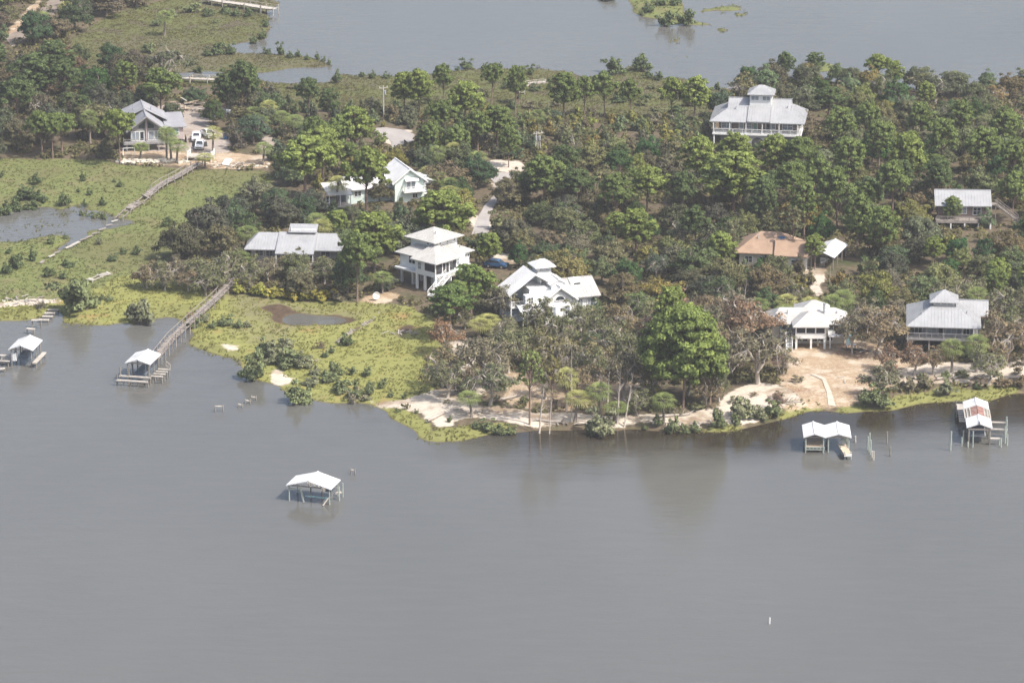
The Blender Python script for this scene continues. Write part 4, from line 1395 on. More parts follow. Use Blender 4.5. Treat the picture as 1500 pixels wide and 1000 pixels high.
def patched_boathouse():
    p = thing('boathouse', 'long boathouse with white roof ends and bare red patched middle', 'boathouse', water_site(1434, 652), R(-4))
    w, ze, rise = 4.3, 3.1, .75
    for y0, y1, nm in ((0, 5.0, 'roof'), (10.2, 14.2, 'roof')):
        r = MB()
        gable_y(r, -w / 2, w / 2, y0, y1, ze, ze + rise)
        r.build(nm, M['white_roof'], p)
    r = MB()
    g = np.random.default_rng(3)
    for sx in (-1, 1):
        plane_roof(r, [(sx * .05, 5.1, ze + rise - .12), (sx * 1.15, 5.1, ze + rise * .5 - .1), (sx * (1.0 + .2 * g.random()), 10.1, ze + rise * .52 - .1), (sx * .05, 10.1, ze + rise - .12)][::sx], False, .06)
    r.build('bare_sheathing', M['red_wood'], p, 'red bare roof boards')
    b = MB()
    for i in range(10):
        y = 5.3 + i * .5
        for sx in (-1, 1):
            b.beam((sx * 1.0, y, ze + rise * .52 - .16), (sx * w / 2, y + g.normal() * .06, ze - .12), .14, .07)
    for sx in (-1, 1):
        for k in (.55, .8, 1.0):
            b.beam((sx * w / 2 * k, 5.1, ze + rise * (1 - k) - .06), (sx * w / 2 * k, 10.1, ze + rise * (1 - k) - .06), .16, .05)
    b.build('bare_rafters', M['pale_wood'], p)
    MB().box(-.1, .1, -.15, .6, ze + rise - .1, ze + rise + .25).build('ridge_cap', M['tan_roof'], p)
    for sx in (-1.75, 1.75):
        for y in (.3, 3.5, 6.8, 10.2, 13.9):
            pile(p, sx, y, -1, ze - .1, .14, 'pile', 'post')
        beam_part(p, (sx, .1, ze - .08), (sx, 14.1, ze - .08), .14, .2, 'wood', 'eave_beam')
    beam_part(p, (-1.9, .2, 2.75), (1.9, .2, 2.75), .12, .22, 'wood', 'truss')
    MB().box(-1.3, 1.2, 1.6, 6, 1.0, 1.25).build('lift_cradle', M['grey_metal'], p)
    MB().box(-1.0, 1.0, 2.6, 5, 1.26, 1.9).build('lift_motor', M['blue_lift'], p)
    beam_part(p, (1.9, .5, 1.1), (3.5, .5, 1.1), .7, .16, 'pale_wood', 'catwalk')
    beam_part(p, (2.0, 6.8, 1.9), (5.0, 6.8, 1.9), .5, .16, 'pale_wood', 'catwalk')
    beam_part(p, (2.0, 4.6, 1.4), (5.0, 4.6, 1.4), .4, .16, 'pale_wood', 'catwalk')
    for x, y, z in ((-1.1, -1.0, 2.8), (-2.9, -.5, 1.5), (-2.6, .8, 2.3), (3.4, .4, 1.2), (3.6, -.8, 1.6), (4.8, 4.4, 3.2), (4.9, 6.6, 3.0), (4.4, 1.4, 3.0), (4.7, .2, 2.0), (-1.9, -1.0, .9)):
        pile(p, x, y, -1, z, .14, 'green_wood')
    for i in range(5):
        beam_part(p, (-2.9, 9.2 + i * 1.25, 1.2), (-1.9, 9.2 + i * 1.25, 1.2), .7, .14, 'pale_wood', 'catwalk')
    beam_part(p, (-2.4, 14.8, 1.3), (-2.2, 19.0, 1.0), 1.5, .16, 'pale_wood', 'gangway')
    for y in (14.9, 17.5):
        for x in (-3.1, -1.6):
            pile(p, x, y, -1, 2.2, .12)


left_boathouse(); pier_boathouse(); lone_boathouse(); twin_boathouse(); patched_boathouse()


def boardwalk(name, label, px_pts, z, w, mat='wood', rail=None, bent=3.0, broken=0.0, cat='boardwalk', seed=1, zs=None):
    """A plank walk on pile bents through pixel points (its deck's centre line)."""
    g = np.random.default_rng(seed)
    zs = zs or [z] * len(px_pts)
    P = [Vector((*on_plane(a, b, zz), zz)) for (a, b), zz in zip(px_pts, zs)]
    o = thing(name, label, cat, P[0] * 1.0 - Vector((0, 0, P[0].z)))
    base = Vector(o.location)
    dk, pl = MB(), []
    for a, b in zip(P, P[1:]):
        L = (b - a).length
        d = (b - a) / L
        sd = Vector((-d.y, d.x, 0)).normalized()
        n = int(L / .34)
        gap = 0
        for i in range(n):
            if broken:
                if gap > 0:
                    gap -= 1
                    continue
                if g.random() < broken * .12:
                    gap = int(g.integers(2, 9))
                    continue
            c = a + d * ((i + .5) * L / n) - base
            ws = w * (1 + .05 * g.normal()) * .5
            tl = Vector((0, 0, .03 * g.normal() * (1 + 6 * broken)))
            dk.beam(c - sd * ws - tl, c + sd * ws + tl, L / n * .86, .06)
        for s in (-.42, .42):
            dk.beam(a - base + sd * w * s - Vector((0, 0, .14)), b - base + sd * w * s - Vector((0, 0, .14)), .09, .2)
        nb = max(1, int(L / bent))
        for i in range(nb + 1):
            c = a + d * (L * i / nb) - base
            for s in (-.5, .5):
                pl.append(c + sd * w * s)
    dk.build('deck', M[mat], o)
    for q in pl:
        gx, gy = q.x + base.x, q.y + base.y
        top = q.z + (rail if rail else .12) * (1 if g.random() > .15 else .4)
        pile(o, q.x, q.y, min(ground(gx, gy), 0) - .8, top, .11, mat, 'post')
    if rail:
        for s in (-.5, .5):
            rb = MB()
            for a, b in zip(P, P[1:]):
                d = (b - a).normalized()
                sd = Vector((-d.y, d.x, 0)).normalized() * w * s
                up = Vector((0, 0, 1))
                rb.beam(a - base + sd + up * rail, b - base + sd + up * rail, .1, .08)
            rb.build('handrail', M[mat], o)
    return o


boardwalk('pier', 'long weathered pier crossing the marsh to the white roofed boathouse', [(225, 527), (252, 494), (286, 463), (316, 436), (340, 412), (352, 401)], 1.7, 1.5, 'wood', .9, 2.6, .25, 'pier', 3, [1.7, 1.8, 1.7, 1.6, 1.5, 1.3])
boardwalk('boardwalk', 'brown boardwalk from the grey gabled house out over the marsh', [(292, 238), (262, 256), (240, 267), (226, 277)], 1.0, 1.6, 'wood', .8, 2.6, 0, 'boardwalk', 4, [1.5, 1.4, 1.3, 1.1])
boardwalk('boardwalk', 'collapsed boardwalk section lying crooked beside the flooded marsh pond', [(226, 277), (214, 287), (205, 295), (190, 304), (174, 318)], .6, 1.7, 'wood', None, 2.2, .9, 'boardwalk', 5, [1.2, 1.1, 1.0, .95, .9])
boardwalk('boardwalk', 'pale short boardwalk ending in wreckage behind the oak thicket', [(328, 329), (300, 342), (278, 352)], .9, 1.2, 'pale_wood', None, 2.6, .1, 'boardwalk', 6)
boardwalk('boardwalk', 'tilted boardwalk wreck at the end of the pale short boardwalk', [(277, 351), (262, 355)], .8, 1.8, 'wood', None, 2.2, .6, 'boardwalk', 7)
boardwalk('boardwalk', 'short stranded boardwalk piece near the big shoreline mangrove', [(160, 399), (146, 403), (131, 410)], .8, 1.3, 'pale_wood', None, 2.4, .2, 'boardwalk', 8)
boardwalk('footbridge', 'long grey footbridge over the creek behind the pine crowns', [(206, 109), (240, 112), (280, 115), (330, 117)], 1.5, 1.7, 'pale_wood', .8, 3.5, 0, 'footbridge', 9)
boardwalk('boardwalk', 'grey boardwalk and dock at the far edge of the marsh by the lake', [(300, -2), (330, 3), (362, 7), (386, 11), (404, 13)], 1.6, 2.6, 'pale_wood', .8, 3.5, 0, 'boardwalk', 10)
boardwalk('boardwalk', 'curving pale boardwalk through the lakeside marsh', [(764, 136), (764, 128), (772, 123), (785, 121), (800, 120)], .7, 1.4, 'pale_wood', .5, 3.5, 0, 'boardwalk', 12)
boardwalk('boardwalk', 'ruined stepping boardwalk crossing the marsh from the stilt house', [(560, 456), (545, 468), (520, 483), (502, 495), (485, 512), (464, 530)], .35, .9, 'wood', None, 3.0, 1.0, 'boardwalk', 13)

# broken dock frames: two piles with a plank on them
FR = [(78, 457, 2.2, .45), (73, 462, 2.0, .5), (70, 467, 2.0, .5), (64, 472, 2.0, .5), (54, 481, 1.9, 1.6), (45, 489, 1.6, 1.0), (6, 527, 1.8, .8), (3, 535, 1.8, .7), (2, 545, 1.4, .6), (321, 603, 1.6, 1.0), (352, 597, .9, .6), (363, 591, 1.0, .6), (372, 586, 1.0, .6), (517, 695, .8, .8)]
for i, (px, py, w, z) in enumerate(FR):
    where = ('beside the big shoreline mangrove' if i < 4 else 'behind the small boathouse' if i < 6 else 'beside the small boathouse' if i < 9 else 'off the white sand spot' if i < 13 else 'beside the lone boathouse')
    nth = {0: 'farthest', 1: 'second farthest', 2: 'third farthest', 3: 'nearest', 4: 'taller', 5: 'lower', 6: 'farthest', 7: 'middle', 8: 'nearest', 9: 'widest', 10: 'small left', 11: 'small middle', 12: 'small right', 13: 'tiny'}[i]
    o = thing('dock_frame', f'{nth} broken dock frame of two piles and a plank {where}', 'dock frame', water_site(px, py), R(random.uniform(-14, 4)), 'broken dock frames')
    for s in (-.42, .42):
        pile(o, w * s, 0, -1, z + (.25 if i > 8 else .05), .12)
    beam_part(o, (-w / 2, 0, z), (w / 2, .05, z + random.uniform(-.08, .08)), .75 if i < 9 else .3, .14, 'pale_wood', 'plank')
# single pilings in the water
for px, py, z, mt, lab in [(1271, 659, 2.4, 'green_wood', 'tall greenish piling, leftmost of the row beside the twin boathouse'), (1273, 662, 3.4, 'green_wood', 'tallest greenish piling in the row beside the twin boathouse'), (1275, 666, 2.6, 'green_wood', 'third greenish piling in the row beside the twin boathouse'), (1277, 670, 1.2, 'pale_wood', 'short pale piling in the row beside the twin boathouse'),
        (1279.5, 674, 1.6, 'pale_wood', 'nearest pale piling of the row beside the twin boathouse'), (1299, 650, 2.2, 'pile', 'tall thin piling standing alone between the two boathouses'), (1304, 668, 1.7, 'pile', 'thin dark piling, lower of the two between the boathouses'), (1253, 648, 1.2, 'pale_wood', 'short white piling close to the finger dock'), (1392, 660, 3.4, 'green_wood', 'tall pale piling standing before the red patched boathouse'),
        (1127, 913, .95, 'white_paint', 'single white marker post far out in the open water')]:
    x, y, z0 = water_site(px, py)
    o = MB().tube([(0, 0, -1), (random.uniform(-.06, .06), 0, z)], [.15 if z > 1 else .11, .13 if z > 1 else .1], 8).build('piling', M[mt])
    o.location = (x, y, 0)
    tag(o, lab, 'piling', 'single pilings')

# fallen planks of the wrecked walk, still in line across the pond
for i, (px, py, w, hd) in enumerate([(168, 326, 2.2, 20), (160, 332, 2.0, 10), (150, 338, 2.6, 25), (140, 344, 2.4, 5), (131, 349, 2.2, 30), (122, 353, 2.0, 12), (111, 359, 3.4, 50), (101, 364, 2.6, 40), (84, 372, 2.0, 15), (76, 377, 2.2, 35), (62, 386, 2.0, 60)]):
    x, y, z = site(px, py)
    o = MB().beam((-w * .32, 0, .25), (w * .32, .1, .5), .6, .12).build('fallen_plank', M['pale_wood' if i in (0, 6, 7, 9) else 'wood'])
    o.location = (x, y, max(z, 0))
    o.rotation_euler = (0, 0, R(hd))
    n = ['nearest the standing boardwalk', 'second along', 'third along', 'fourth along', 'fifth along', 'sixth along', 'longest of the row', 'beside the longest one', 'ninth along', 'second to last', 'last, nearest the shore bushes'][i]
    tag(o, 'fallen walkway plank in the flooded pond, ' + n, 'plank', 'fallen walkway planks')
# ------------------------------------------------------------------ vehicles, poles, debris
def prism_x(prof, w, taper=None):
    """A side profile (y, z) extruded across x, w wide; taper(z) narrows it."""
    mb = MB()
    n = len(prof)
    tp = taper or (lambda z: 1.0)
    mb.v = [(-w / 2 * tp(b), a, b) for a, b in prof] + [(w / 2 * tp(b), a, b) for a, b in prof]
    mb.f = [tuple(range(n)), tuple(reversed(range(n, 2 * n)))] + [(i, i + n, (i + 1) % n + n, (i + 1) % n) for i in range(n)]
    return mb


def wheel(p, x, y, r=.38):
    t = MB()
    t.tube([(x - .13, y, r), (x + .13, y, r)], [r, r], 14)
    o = t.build('wheel', M['tyre'], p)
    MB().tube([(x - .14, y, r), (x + .14, y, r)], [r * .55, r * .55], 10).build('rim', M['grey_metal'], o)


def vehicle(label, cat, px, py, rz, style='pickup', paint='car_white', open_doors=False, name='pickup_truck'):
    x, y, z = site(px, py)
    p = thing(name, label, cat, (x, y, z + .06), R(rz))
    L = 5.6 if style == 'pickup' else 4.7
    f = -L / 2
    tp = lambda z: 1.0 if z < 1.0 else 1.0 - .16 * (z - 1.0)
    if style == 'pickup':
        body = [(f, .45), (f, .95), (f + .1, 1.05), (f + 1.55, 1.14), (f + 3.35, 1.14), (-f, 1.12), (-f, .45)]
        cab = [(f + 1.35, 1.1), (f + 2.0, 1.82), (f + 3.2, 1.86), (f + 3.5, 1.1)]
        gl = [(f + 1.52, 1.24), (f + 2.05, 1.76), (f + 3.12, 1.8), (f + 3.36, 1.24)]
    else:
        body = [(f, .4), (f, .8), (f + .15, .95), (f + 1.2, 1.05), (-f - .3, 1.05), (-f, .95), (-f, .4)]
        cab = [(f + 1.0, 1.0), (f + 1.75, 1.6), (-f - .9, 1.64), (-f - .15, 1.0)]
        gl = [(f + 1.15, 1.1), (f + 1.8, 1.55), (-f - .95, 1.58), (-f - .35, 1.1)]
    W_ = 1.95 if style == 'pickup' else 1.85
    b = prism_x(body, W_, tp).build('body', M[paint], p)
    bev = b.modifiers.new('soft', 'BEVEL')
    bev.width, bev.segments = .07, 2
    c = prism_x(cab, W_ - .12, tp).build('cab', M[paint], p)
    prism_x(gl, W_ - .08, tp).build('side_window', M['glass'], c)
    ws = MB()
    a0, a1 = cab[0], cab[1]
    for s0, s1 in (((a0[0] + .06, a0[1] + .14), (a1[0] - .05, a1[1] - .08)),):
        ws.hexa([(-.72, s0[0] - .04, s0[1]), (.72, s0[0] - .04, s0[1]), (.72, s0[0] + .04, s0[1]), (-.72, s0[0] + .04, s0[1]), (-.62, s1[0] - .05, s1[1]), (.62, s1[0] - .05, s1[1]), (.62, s1[0] + .03, s1[1]), (-.62, s1[0] + .03, s1[1])])
    ws.build('windscreen', M['glass'], c)
    if style == 'pickup':
        MB().box(-.8, .8, f + 3.55, -f - .12, 1.13, 1.16).build('bed', M['dark'], p)
    MB().box(-.6, .6, f - .03, f + .02, .62, .88).build('grille', M['dark'], p)
    for s in (-1, 1):
        MB().box(s * .78 - .13, s * .78 + .13, f - .035, f + .02, .7, .86).build('headlight', M['grey_glass'], p)
        for yy in (f + .95, -f - 1.0):
            wheel(p, s * (W_ / 2 - .08), yy)
    if open_doors:
        for s in (-1, 1):
            d = MB()
            d.hexa([(s * .98, f + 1.7, .5), (s * 1.75, f + 1.95, .5), (s * 1.75, f + 2.03, .5), (s * .98, f + 1.78, .5), (s * .98, f + 1.7, 1.65), (s * 1.6, f + 1.95, 1.65), (s * 1.6, f + 2.03, 1.65), (s * .98, f + 1.78, 1.65)])
            d.build('door', M['dark'], p, 'dark inside of the open door')


vehicle('white pickup with closed doors, parked behind the one with open doors', 'pickup', 288, 205, 2)
vehicle('white pickup with both front doors standing open', 'pickup', 293, 217, 0, open_doors=True)
vehicle('white pickup parked askew beside the dark hedge', 'pickup', 305, 201, 24)
vehicle('dark blue car parked on the sandy drive between the white houses', 'car', 727, 392, 70, 'car', 'car_blue', name='parked_car')


def pole(label, px, py, h, triple=False):
    x, y, z = site(px, py)
    p = thing('utility_pole', label, 'utility pole', (x, y, z), R(20))
    if triple:
        for dx, dy in ((0, 0), (.8, .1), (1.5, -.1)):
            MB().tube([(dx - .75, dy, -.5), (dx * .4 - .3, dy, h * (1 if dx < .1 else .8))], [.14, .10], 8).build('pole', M['concrete'], p)
    else:
        MB().tube([(0, 0, -.5), (0, 0, h)], [.17, .12], 8).build('pole', M['concrete'], p)
    MB().beam((-1.1, 0, h - .5), (1.1, 0, h - .5), .12, .14).build('crossarm', M['pale_wood'], p)
    for s in (-.9, 0, .9):
        MB().tube([(s, 0, h - .43), (s, 0, h - .1)], [.07, .05], 6).build('insulator', M['white_paint'], p)
    t = MB().tube([(.35, -.1, h - 2.0), (.35, -.1, h - 1.1)], [.24, .24], 10)
    t.build('transformer', M['grey_metal'], p)
    if triple:
        MB().tube([(-.5, -.1, h - 2.0), (-.5, -.1, h - 1.1)], [.24, .24], 10).build('transformer', M['grey_metal'], p)


pole('single pale utility pole beyond the curved road', 562, 171, 7.2)
pole('cluster of three pale poles with transformers above the wood', 788, 230, 5.8, True)

# satellite dish on the stilt house lawn
x, y, z = site(551, 440)
p = thing('satellite_dish', 'white satellite dish on a short mast beside the marsh', 'satellite dish', (x, y, z), R(20))
MB().tube([(0, 0, -.2), (0, 0, 1.0)], [.06, .06], 6).build('mast', M['grey_metal'], p)
d = MB()
for i in range(5):
    r = .75 * i / 4
    for k in range(12):
        a = k * math.pi / 6
        d.v.append((r * math.cos(a), -.1 - .0 + .45 * (r * r) * -1 + .25, 1.0 + r * math.sin(a)))
for i in range(4):
    for k in range(12):
        d.f.append((i * 12 + k, i * 12 + (k + 1) % 12, (i + 1) * 12 + (k + 1) % 12, (i + 1) * 12 + k))
dd = d.build('dish', M['white_paint'], p)
s = dd.modifiers.new('thick', 'SOLIDIFY')
s.thickness = .04
MB().beam((0, .2, 1.0), (0, -.7, .8), .04, .04).build('feed_arm', M['grey_metal'], p)


def rock(px, py, r, label, group=None, mat='stone'):
    x, y, z = site(px, py)
    mb = MB()
    g = np.random.default_rng(int(px * 7 + py * 13))
    n, m = 7, 5
    for i in range(m):
        t = (i + .5) / m
        for k in range(n):
            a = 2 * math.pi * k / n
            q = r * (1 + .22 * g.normal()) * math.sin(math.pi * (.12 + .76 * t)) ** .6
            mb.v.append((q * math.cos(a) * 1.2, q * math.sin(a), r * (t * 1.3 - .35)))
    for i in range(m - 1):
        for k in range(n):
            mb.f.append((i * n + k, i * n + (k + 1) % n, (i + 1) * n + (k + 1) % n, (i + 1) * n + k))
    mb.f.append(tuple(reversed(range(n))))
    mb.f.append(tuple((m - 1) * n + k for k in range(n)))
    o = mb.build('rock', M[mat])
    o.location = (x, y, z)
    o.rotation_euler = (0, 0, g.random() * 6)
    return tag(o, label, 'rock', group)


for i in range(64):
    rock(172 + (i % 40) * 2.55 + random.uniform(-1, 1), 236.5 + random.uniform(-2.2, 3.0), random.uniform(.28, .55), 'pale limestone block in the seawall below the grey gabled house', 'seawall blocks')
for i in range(26):
    rock(302 + i * 3.6 + random.uniform(-2, 2), 242 + random.uniform(-3.5, 3.5), random.uniform(.2, .4), 'pale rubble stone scattered on the shore beside the boardwalk head', 'scattered shore stones')
for i in range(22):
    rock(2 + i * 4 + random.uniform(-2, 2), 441 + random.uniform(-4, 5), random.uniform(.15, .3), 'pale rubble stone on the small beach beside the big mangrove', 'beach rubble stones')


def heap(label, px, py, w, n, mats, seed, name='debris_pile', cat='debris pile', L=2.4, h=1.0):
    x, y, z = site(px, py)
    g = np.random.default_rng(seed)
    p = thing(name, label, cat, (x, y, z))
    for i in range(n):
        a = g.normal() * .5 + (0 if g.random() < .7 else 1.5)
        c = Vector((g.normal() * w * .3, g.normal() * w * .14, .1 + abs(g.normal()) * h * .35))
        d = Vector((math.cos(a), math.sin(a), g.normal() * .12)) * (L * (.4 + .6 * g.random()) / 2)
        MB().beam(c - d, c + d, .12 + .25 * g.random(), .05 + .06 * g.random()).build('plank', M[mats[int(g.integers(len(mats)))]], p)
    return p


heap('big pile of stacked pale lumber at the edge of the drive', 268, 161, 6.5, 46, ['new_wood', 'pale_wood', 'stone'], 1, 'lumber_pile', 'lumber pile', 3.4, 2.6)
heap('low heap of brown boards beside the stacked lumber', 304, 163, 5, 22, ['wood', 'tan_roof', 'wood'], 2, L=3.2, h=1.2)
heap('scattered broken boards and wreckage on the shore below the parked pickups', 345, 243, 8, 30, ['new_wood', 'wood', 'pale_wood', 'wood'], 3, L=3.0, h=.5)
heap('grey wreckage of a small dock roof beside the short boardwalk', 258, 362, 5, 20, ['pale_wood', 'wood'], 4, L=3.4, h=.5)
heap('driftwood and broken boards on the sandy point', 690, 604, 5, 18, ['pale_wood', 'wood'], 5, L=2.6, h=.3)
heap('brown brush and boards on the marsh near the tidal pool', 594, 488, 5, 16, ['wood', 'pale_wood'], 6, L=2.0, h=.3)
heap('driftwood strewn on the small beach beside the big mangrove', 40, 440, 9, 18, ['wood', 'wood', 'pale_wood'], 8, L=2.6, h=.3)
heap('stack of dark boards left beside the garden table', 1262, 514, 5, 14, ['wood', 'dark'], 9, L=2.6, h=.3)

x, y, z = site(640, 612)
o = MB().tube([(-1.6, -2.2, .25), (-.3, -.3, .3), (1.3, 2.2, .35)], [.26, .3, .24], 9).build('log', M['pale_bark'], smooth=True)
o.location = (x, y, z)
tag(o, 'thick bleached log lying on the sand down to the water', 'log')
x, y, z = site(332, 240)
o = MB().hexa([(-.9, -1.7, .25), (.5, -1.9, .1), (1.1, 1.6, .5), (-.3, 1.8, .7), (-.9, -1.7, .4), (.5, -1.9, .25), (1.1, 1.6, .65), (-.3, 1.8, .85)]).build('washed_up_board', M['white_paint'])
o.location = (x, y, z)
tag(o, 'white panel washed up on the debris shore', 'board')
x, y, z = site(328, 167)
o = MB().box(-1.6, 1.6, -.5, .5, .1, .9).build('white_box', M['white_paint'])
o.location = (x, y, z)
tag(o, 'long white box lying at the foot of the umbrella pine', 'box')
# gate landing at the head of the boardwalk
x, y, z = site(291, 236)
p = thing('landing_gate', 'white railed landing where the boardwalk meets the grey gabled house yard', 'landing', (x, y, z), R(-8))
deck(p, -2.6, 2.9, 0, 3.0, .9, 'pale_wood')
railing(p, [(1.0, .1), (2.8, .1), (2.8, 2.9)], .9, .95, 'white_paint', gap=.3)
railing(p, [(-2.5, .1), (-2.5, 2.9)], .9, .95, 'white_paint', gap=.3)
posts(p, [(-2.5, 0), (2.8, 0), (2.8, 3), (-2.5, 3)], -.3, 2.2, .2, 'white_paint')
x, y, z = site(1246, 511)
p = thing('garden_table', 'small white topped table on the bungalow lawn', 'table', (x, y, z))
MB().box(-.9, .9, -.5, .5, .78, .86).build('table_top', M['white_paint'], p)
for sx in (-.8, .8):
    for sy in (-.4, .4):
        MB().box(sx - .05, sx + .05, sy - .05, sy + .05, 0, .78).build('leg', M['wood'], p)
x, y, z = site(189, 228)
p = thing('swing_frame', 'white wooden swing frame on the yard before the grey gabled house', 'swing', (x, y, z), R(8))
MB().beam((-1.3, 0, 1.7), (1.3, 0, 1.7), .12, .12).build('top_bar', M['white_paint'], p)
for sx in (-1.25, 1.25):
    for sy in (-.7, .7):
        MB().beam((sx, sy, 0), (sx, 0, 1.7), .1, .1).build('leg', M['white_paint'], p)
MB().box(-.7, .7, -.3, .3, .5, .6).build('seat', M['pale_wood'], p)


def fallen_trunk(label, px, py, L, rz, seed):
    x, y, z = site(px, py)
    g = np.random.default_rng(seed)
    p = thing('driftwood_log', label, 'fallen trunk', (x, y, z), R(rz))
    b = MB()
    b.tube([(0, 0, .35), (L * .4, .1, .3), (L * .75, -.1, .4), (L, .1, .7)], [.26, .22, .15, .05], 7)
    for i in range(5):
        t = L * (.45 + .11 * i)
        e = (t + g.uniform(.4, 1.1), g.uniform(-1.2, 1.2), g.uniform(.5, 1.6))
        b.tube([(t, 0, .35), tuple((np.array([t, 0, .35]) + np.array(e)) / 2 + g.normal(size=3) * .1), e], [.08, .06, .02], 5)
    b.build('stem', M['pale_bark'], p)
    r = MB()
    for i in range(9):
        a = g.uniform(0, 6.28)
        r.tube([(0, 0, .35), (-.25, .35 * math.cos(a), .35 + .35 * math.sin(a)), (-.3 - .3 * g.random(), .8 * math.cos(a), .4 + .7 * math.sin(a))], [.1, .07, .02], 4)
    r.build('root', M['bark'], p)


fallen_trunk('bleached fallen trunk with roots lying under the withered oaks of the point', 722, 590, 6, 35, 1)
fallen_trunk('bleached fallen trunk on the beach beside the pale snags', 822, 618, 5, 170, 2)
fallen_trunk('fallen trunk lying across the sand in front of the tallest pine', 965, 612, 6, 12, 3)
fallen_trunk('fallen trunk on the sandy bank above the twin boathouse', 1128, 588, 6, -20, 4)
fallen_trunk('small fallen trunk on the sand above the red patched boathouse', 1372, 557, 5, 14, 5)
fallen_trunk('grey fallen trunk at the edge of the marsh beside the sandy point', 668, 566, 5, 60, 6)
heap('line of driftwood left along the beach below the tallest pine', 1010, 620, 9, 26, ['pale_wood', 'wood'], 11, 'driftwood_heap', 'driftwood', 1.8, .2)
heap('driftwood and sticks along the beach under the withered oaks', 860, 618, 9, 26, ['pale_wood', 'wood'], 12, 'driftwood_heap', 'driftwood', 1.8, .2)
heap('dark wrack and sticks on the lawn edge of the white bungalow', 1270, 556, 7, 20, ['wood', 'dark', 'pale_wood'], 13, 'driftwood_heap', 'driftwood', 1.6, .2)
heap('sticks and boards strewn on the sand before the pyramid roofed house', 1430, 549, 9, 26, ['pale_wood', 'wood'], 14, 'driftwood_heap', 'driftwood', 1.8, .2)

x, y, z = site(331, 204)
p = thing('wheelie_bin', 'dark blue bin standing at the hedge end of the parking yard', 'bin', (x, y, z), R(10))
MB().hexa([(-.5, -.45, .08), (.5, -.45, .08), (.5, .45, .08), (-.5, .45, .08), (-.65, -.6, 1.2), (.65, -.6, 1.2), (.65, .6, 1.2), (-.65, .6, 1.2)]).build('bin_body', M['car_blue'], p)
MB().hexa([(-.7, -.66, 1.2), (.7, -.66, 1.2), (.7, .66, 1.2), (-.7, .66, 1.2), (-.6, -.5, 1.32), (.6, -.5, 1.32), (.6, .55, 1.4), (-.6, .55, 1.4)]).build('lid', M['dark'], p)
for sx in (-.45, .45):
    MB().tube([(sx - .05, .5, .12), (sx + .05, .5, .12)], [.12, .12], 8).build('wheel', M['tyre'], p)
# ------------------------------------------------------------------ vegetation: leaf by leaf prototypes, copied as objects
def leaf_mat(name, trans=.33, hue=(1.0, .9, .6)):
    """Leaves: the tree's own colour (object colour), each leaf a little lighter, darker or yellower."""
    m = bpy.data.materials.new(name)
    m.use_nodes = True
    t = m.node_tree
    t.nodes.clear()
    k = NT(t)
    out = t.nodes.new('ShaderNodeOutputMaterial')
    oi = t.nodes.new('ShaderNodeObjectInfo')
    ti = k.attr('tint').outputs['Fac']
    c = k.mix(k.ramp(ti, 0.0, 1.0), oi.outputs['Color'], (hue[0] * .5, hue[1] * .5, hue[2] * .5), 'OVERLAY')
    c = k.mix(.35, oi.outputs['Color'], c)
    sc = k.math('ADD', k.math('MULTIPLY', ti, .9), .55)
    vm = t.nodes.new('ShaderNodeVectorMath')
    vm.operation = 'SCALE'
    t.links.new(c, vm.inputs[0])
    t.links.new(sc, vm.inputs['Scale'])
    d = t.nodes.new('ShaderNodeBsdfDiffuse')
    tr = t.nodes.new('ShaderNodeBsdfTranslucent')
    t.links.new(vm.outputs[0], d.inputs[0])
    t.links.new(vm.outputs[0], tr.inputs[0])
    ms = t.nodes.new('ShaderNodeMixShader')
    ms.inputs[0].default_value = trans
    t.links.new(d.outputs[0], ms.inputs[1])
    t.links.new(tr.outputs[0], ms.inputs[2])
    t.links.new(ms.outputs[0], out.inputs[0])
    return m


LEAF = leaf_mat('leaves')
GRASSM = leaf_mat('grass_blades', .55)


def unit(a):
    return a / np.maximum(np.linalg.norm(a, axis=-1, keepdims=True), 1e-9)


def leaves(g, c, r, n, size, squash=.75, up=.35, aspect=1.6, fill=.55, cen=None):
    """n leaf quads spread through the ellipsoid c, r. Returns (n,4,3) corners and a tint per leaf."""
    d = unit(g.normal(size=(n, 3)))
    d[:, 2] = np.where(d[:, 2] < -.35, -d[:, 2] * .6, d[:, 2])
    d = unit(d)
    rad = r * (fill + (1 - fill) * g.random((n, 1))) * (1 + .18 * g.normal(size=(n, 1)))
    p = c + d * rad * np.array([1, 1, squash])
    nr = unit(d * np.array([1, 1, 1.2]) + np.array([0, 0, up]) + .55 * g.normal(size=(n, 3)))
    a = unit(np.cross(nr, g.normal(size=(n, 3))))
    b = np.cross(nr, a)
    s = size * (.65 + .7 * g.random((n, 1))) * .5
    a, b = a * s * aspect, b * s
    q = np.stack([p - a - b * .6, p + a * .2 - b, p + a + b * .5, p - a * .3 + b], 1)
    tint = np.clip(.5 + .22 * g.normal(size=n) + .12 * g.normal(), 0, 1)
    big = unit(np.asarray(p) - (np.asarray(cen) if cen is not None else np.asarray(c)))
    N = unit(.55 * d + .35 * big + np.array([0, 0, .22]) + .38 * g.normal(size=(n, 3)))
    return q, tint, N


def leaf_mesh(name, parts, mat=None):
    Q = np.concatenate([p[0] for p in parts])
    T = np.concatenate([p[1] for p in parts])
    me = flat_mesh(name, Q.reshape(-1, 3), np.arange(len(Q) * 4).reshape(-1, 4), [mat or LEAF], {'tint': ('FACE', 'FLOAT', T)})
    if len(parts[0]) > 2:                       # leaves shade with the mass of foliage they belong to
        N = np.repeat(np.concatenate([p[2] for p in parts]), 4, 0)
        me.polygons.foreach_set('use_smooth', np.ones(len(Q), bool))
        me.normals_split_custom_set_from_vertices(N.tolist())
    return me


PROTO = {}


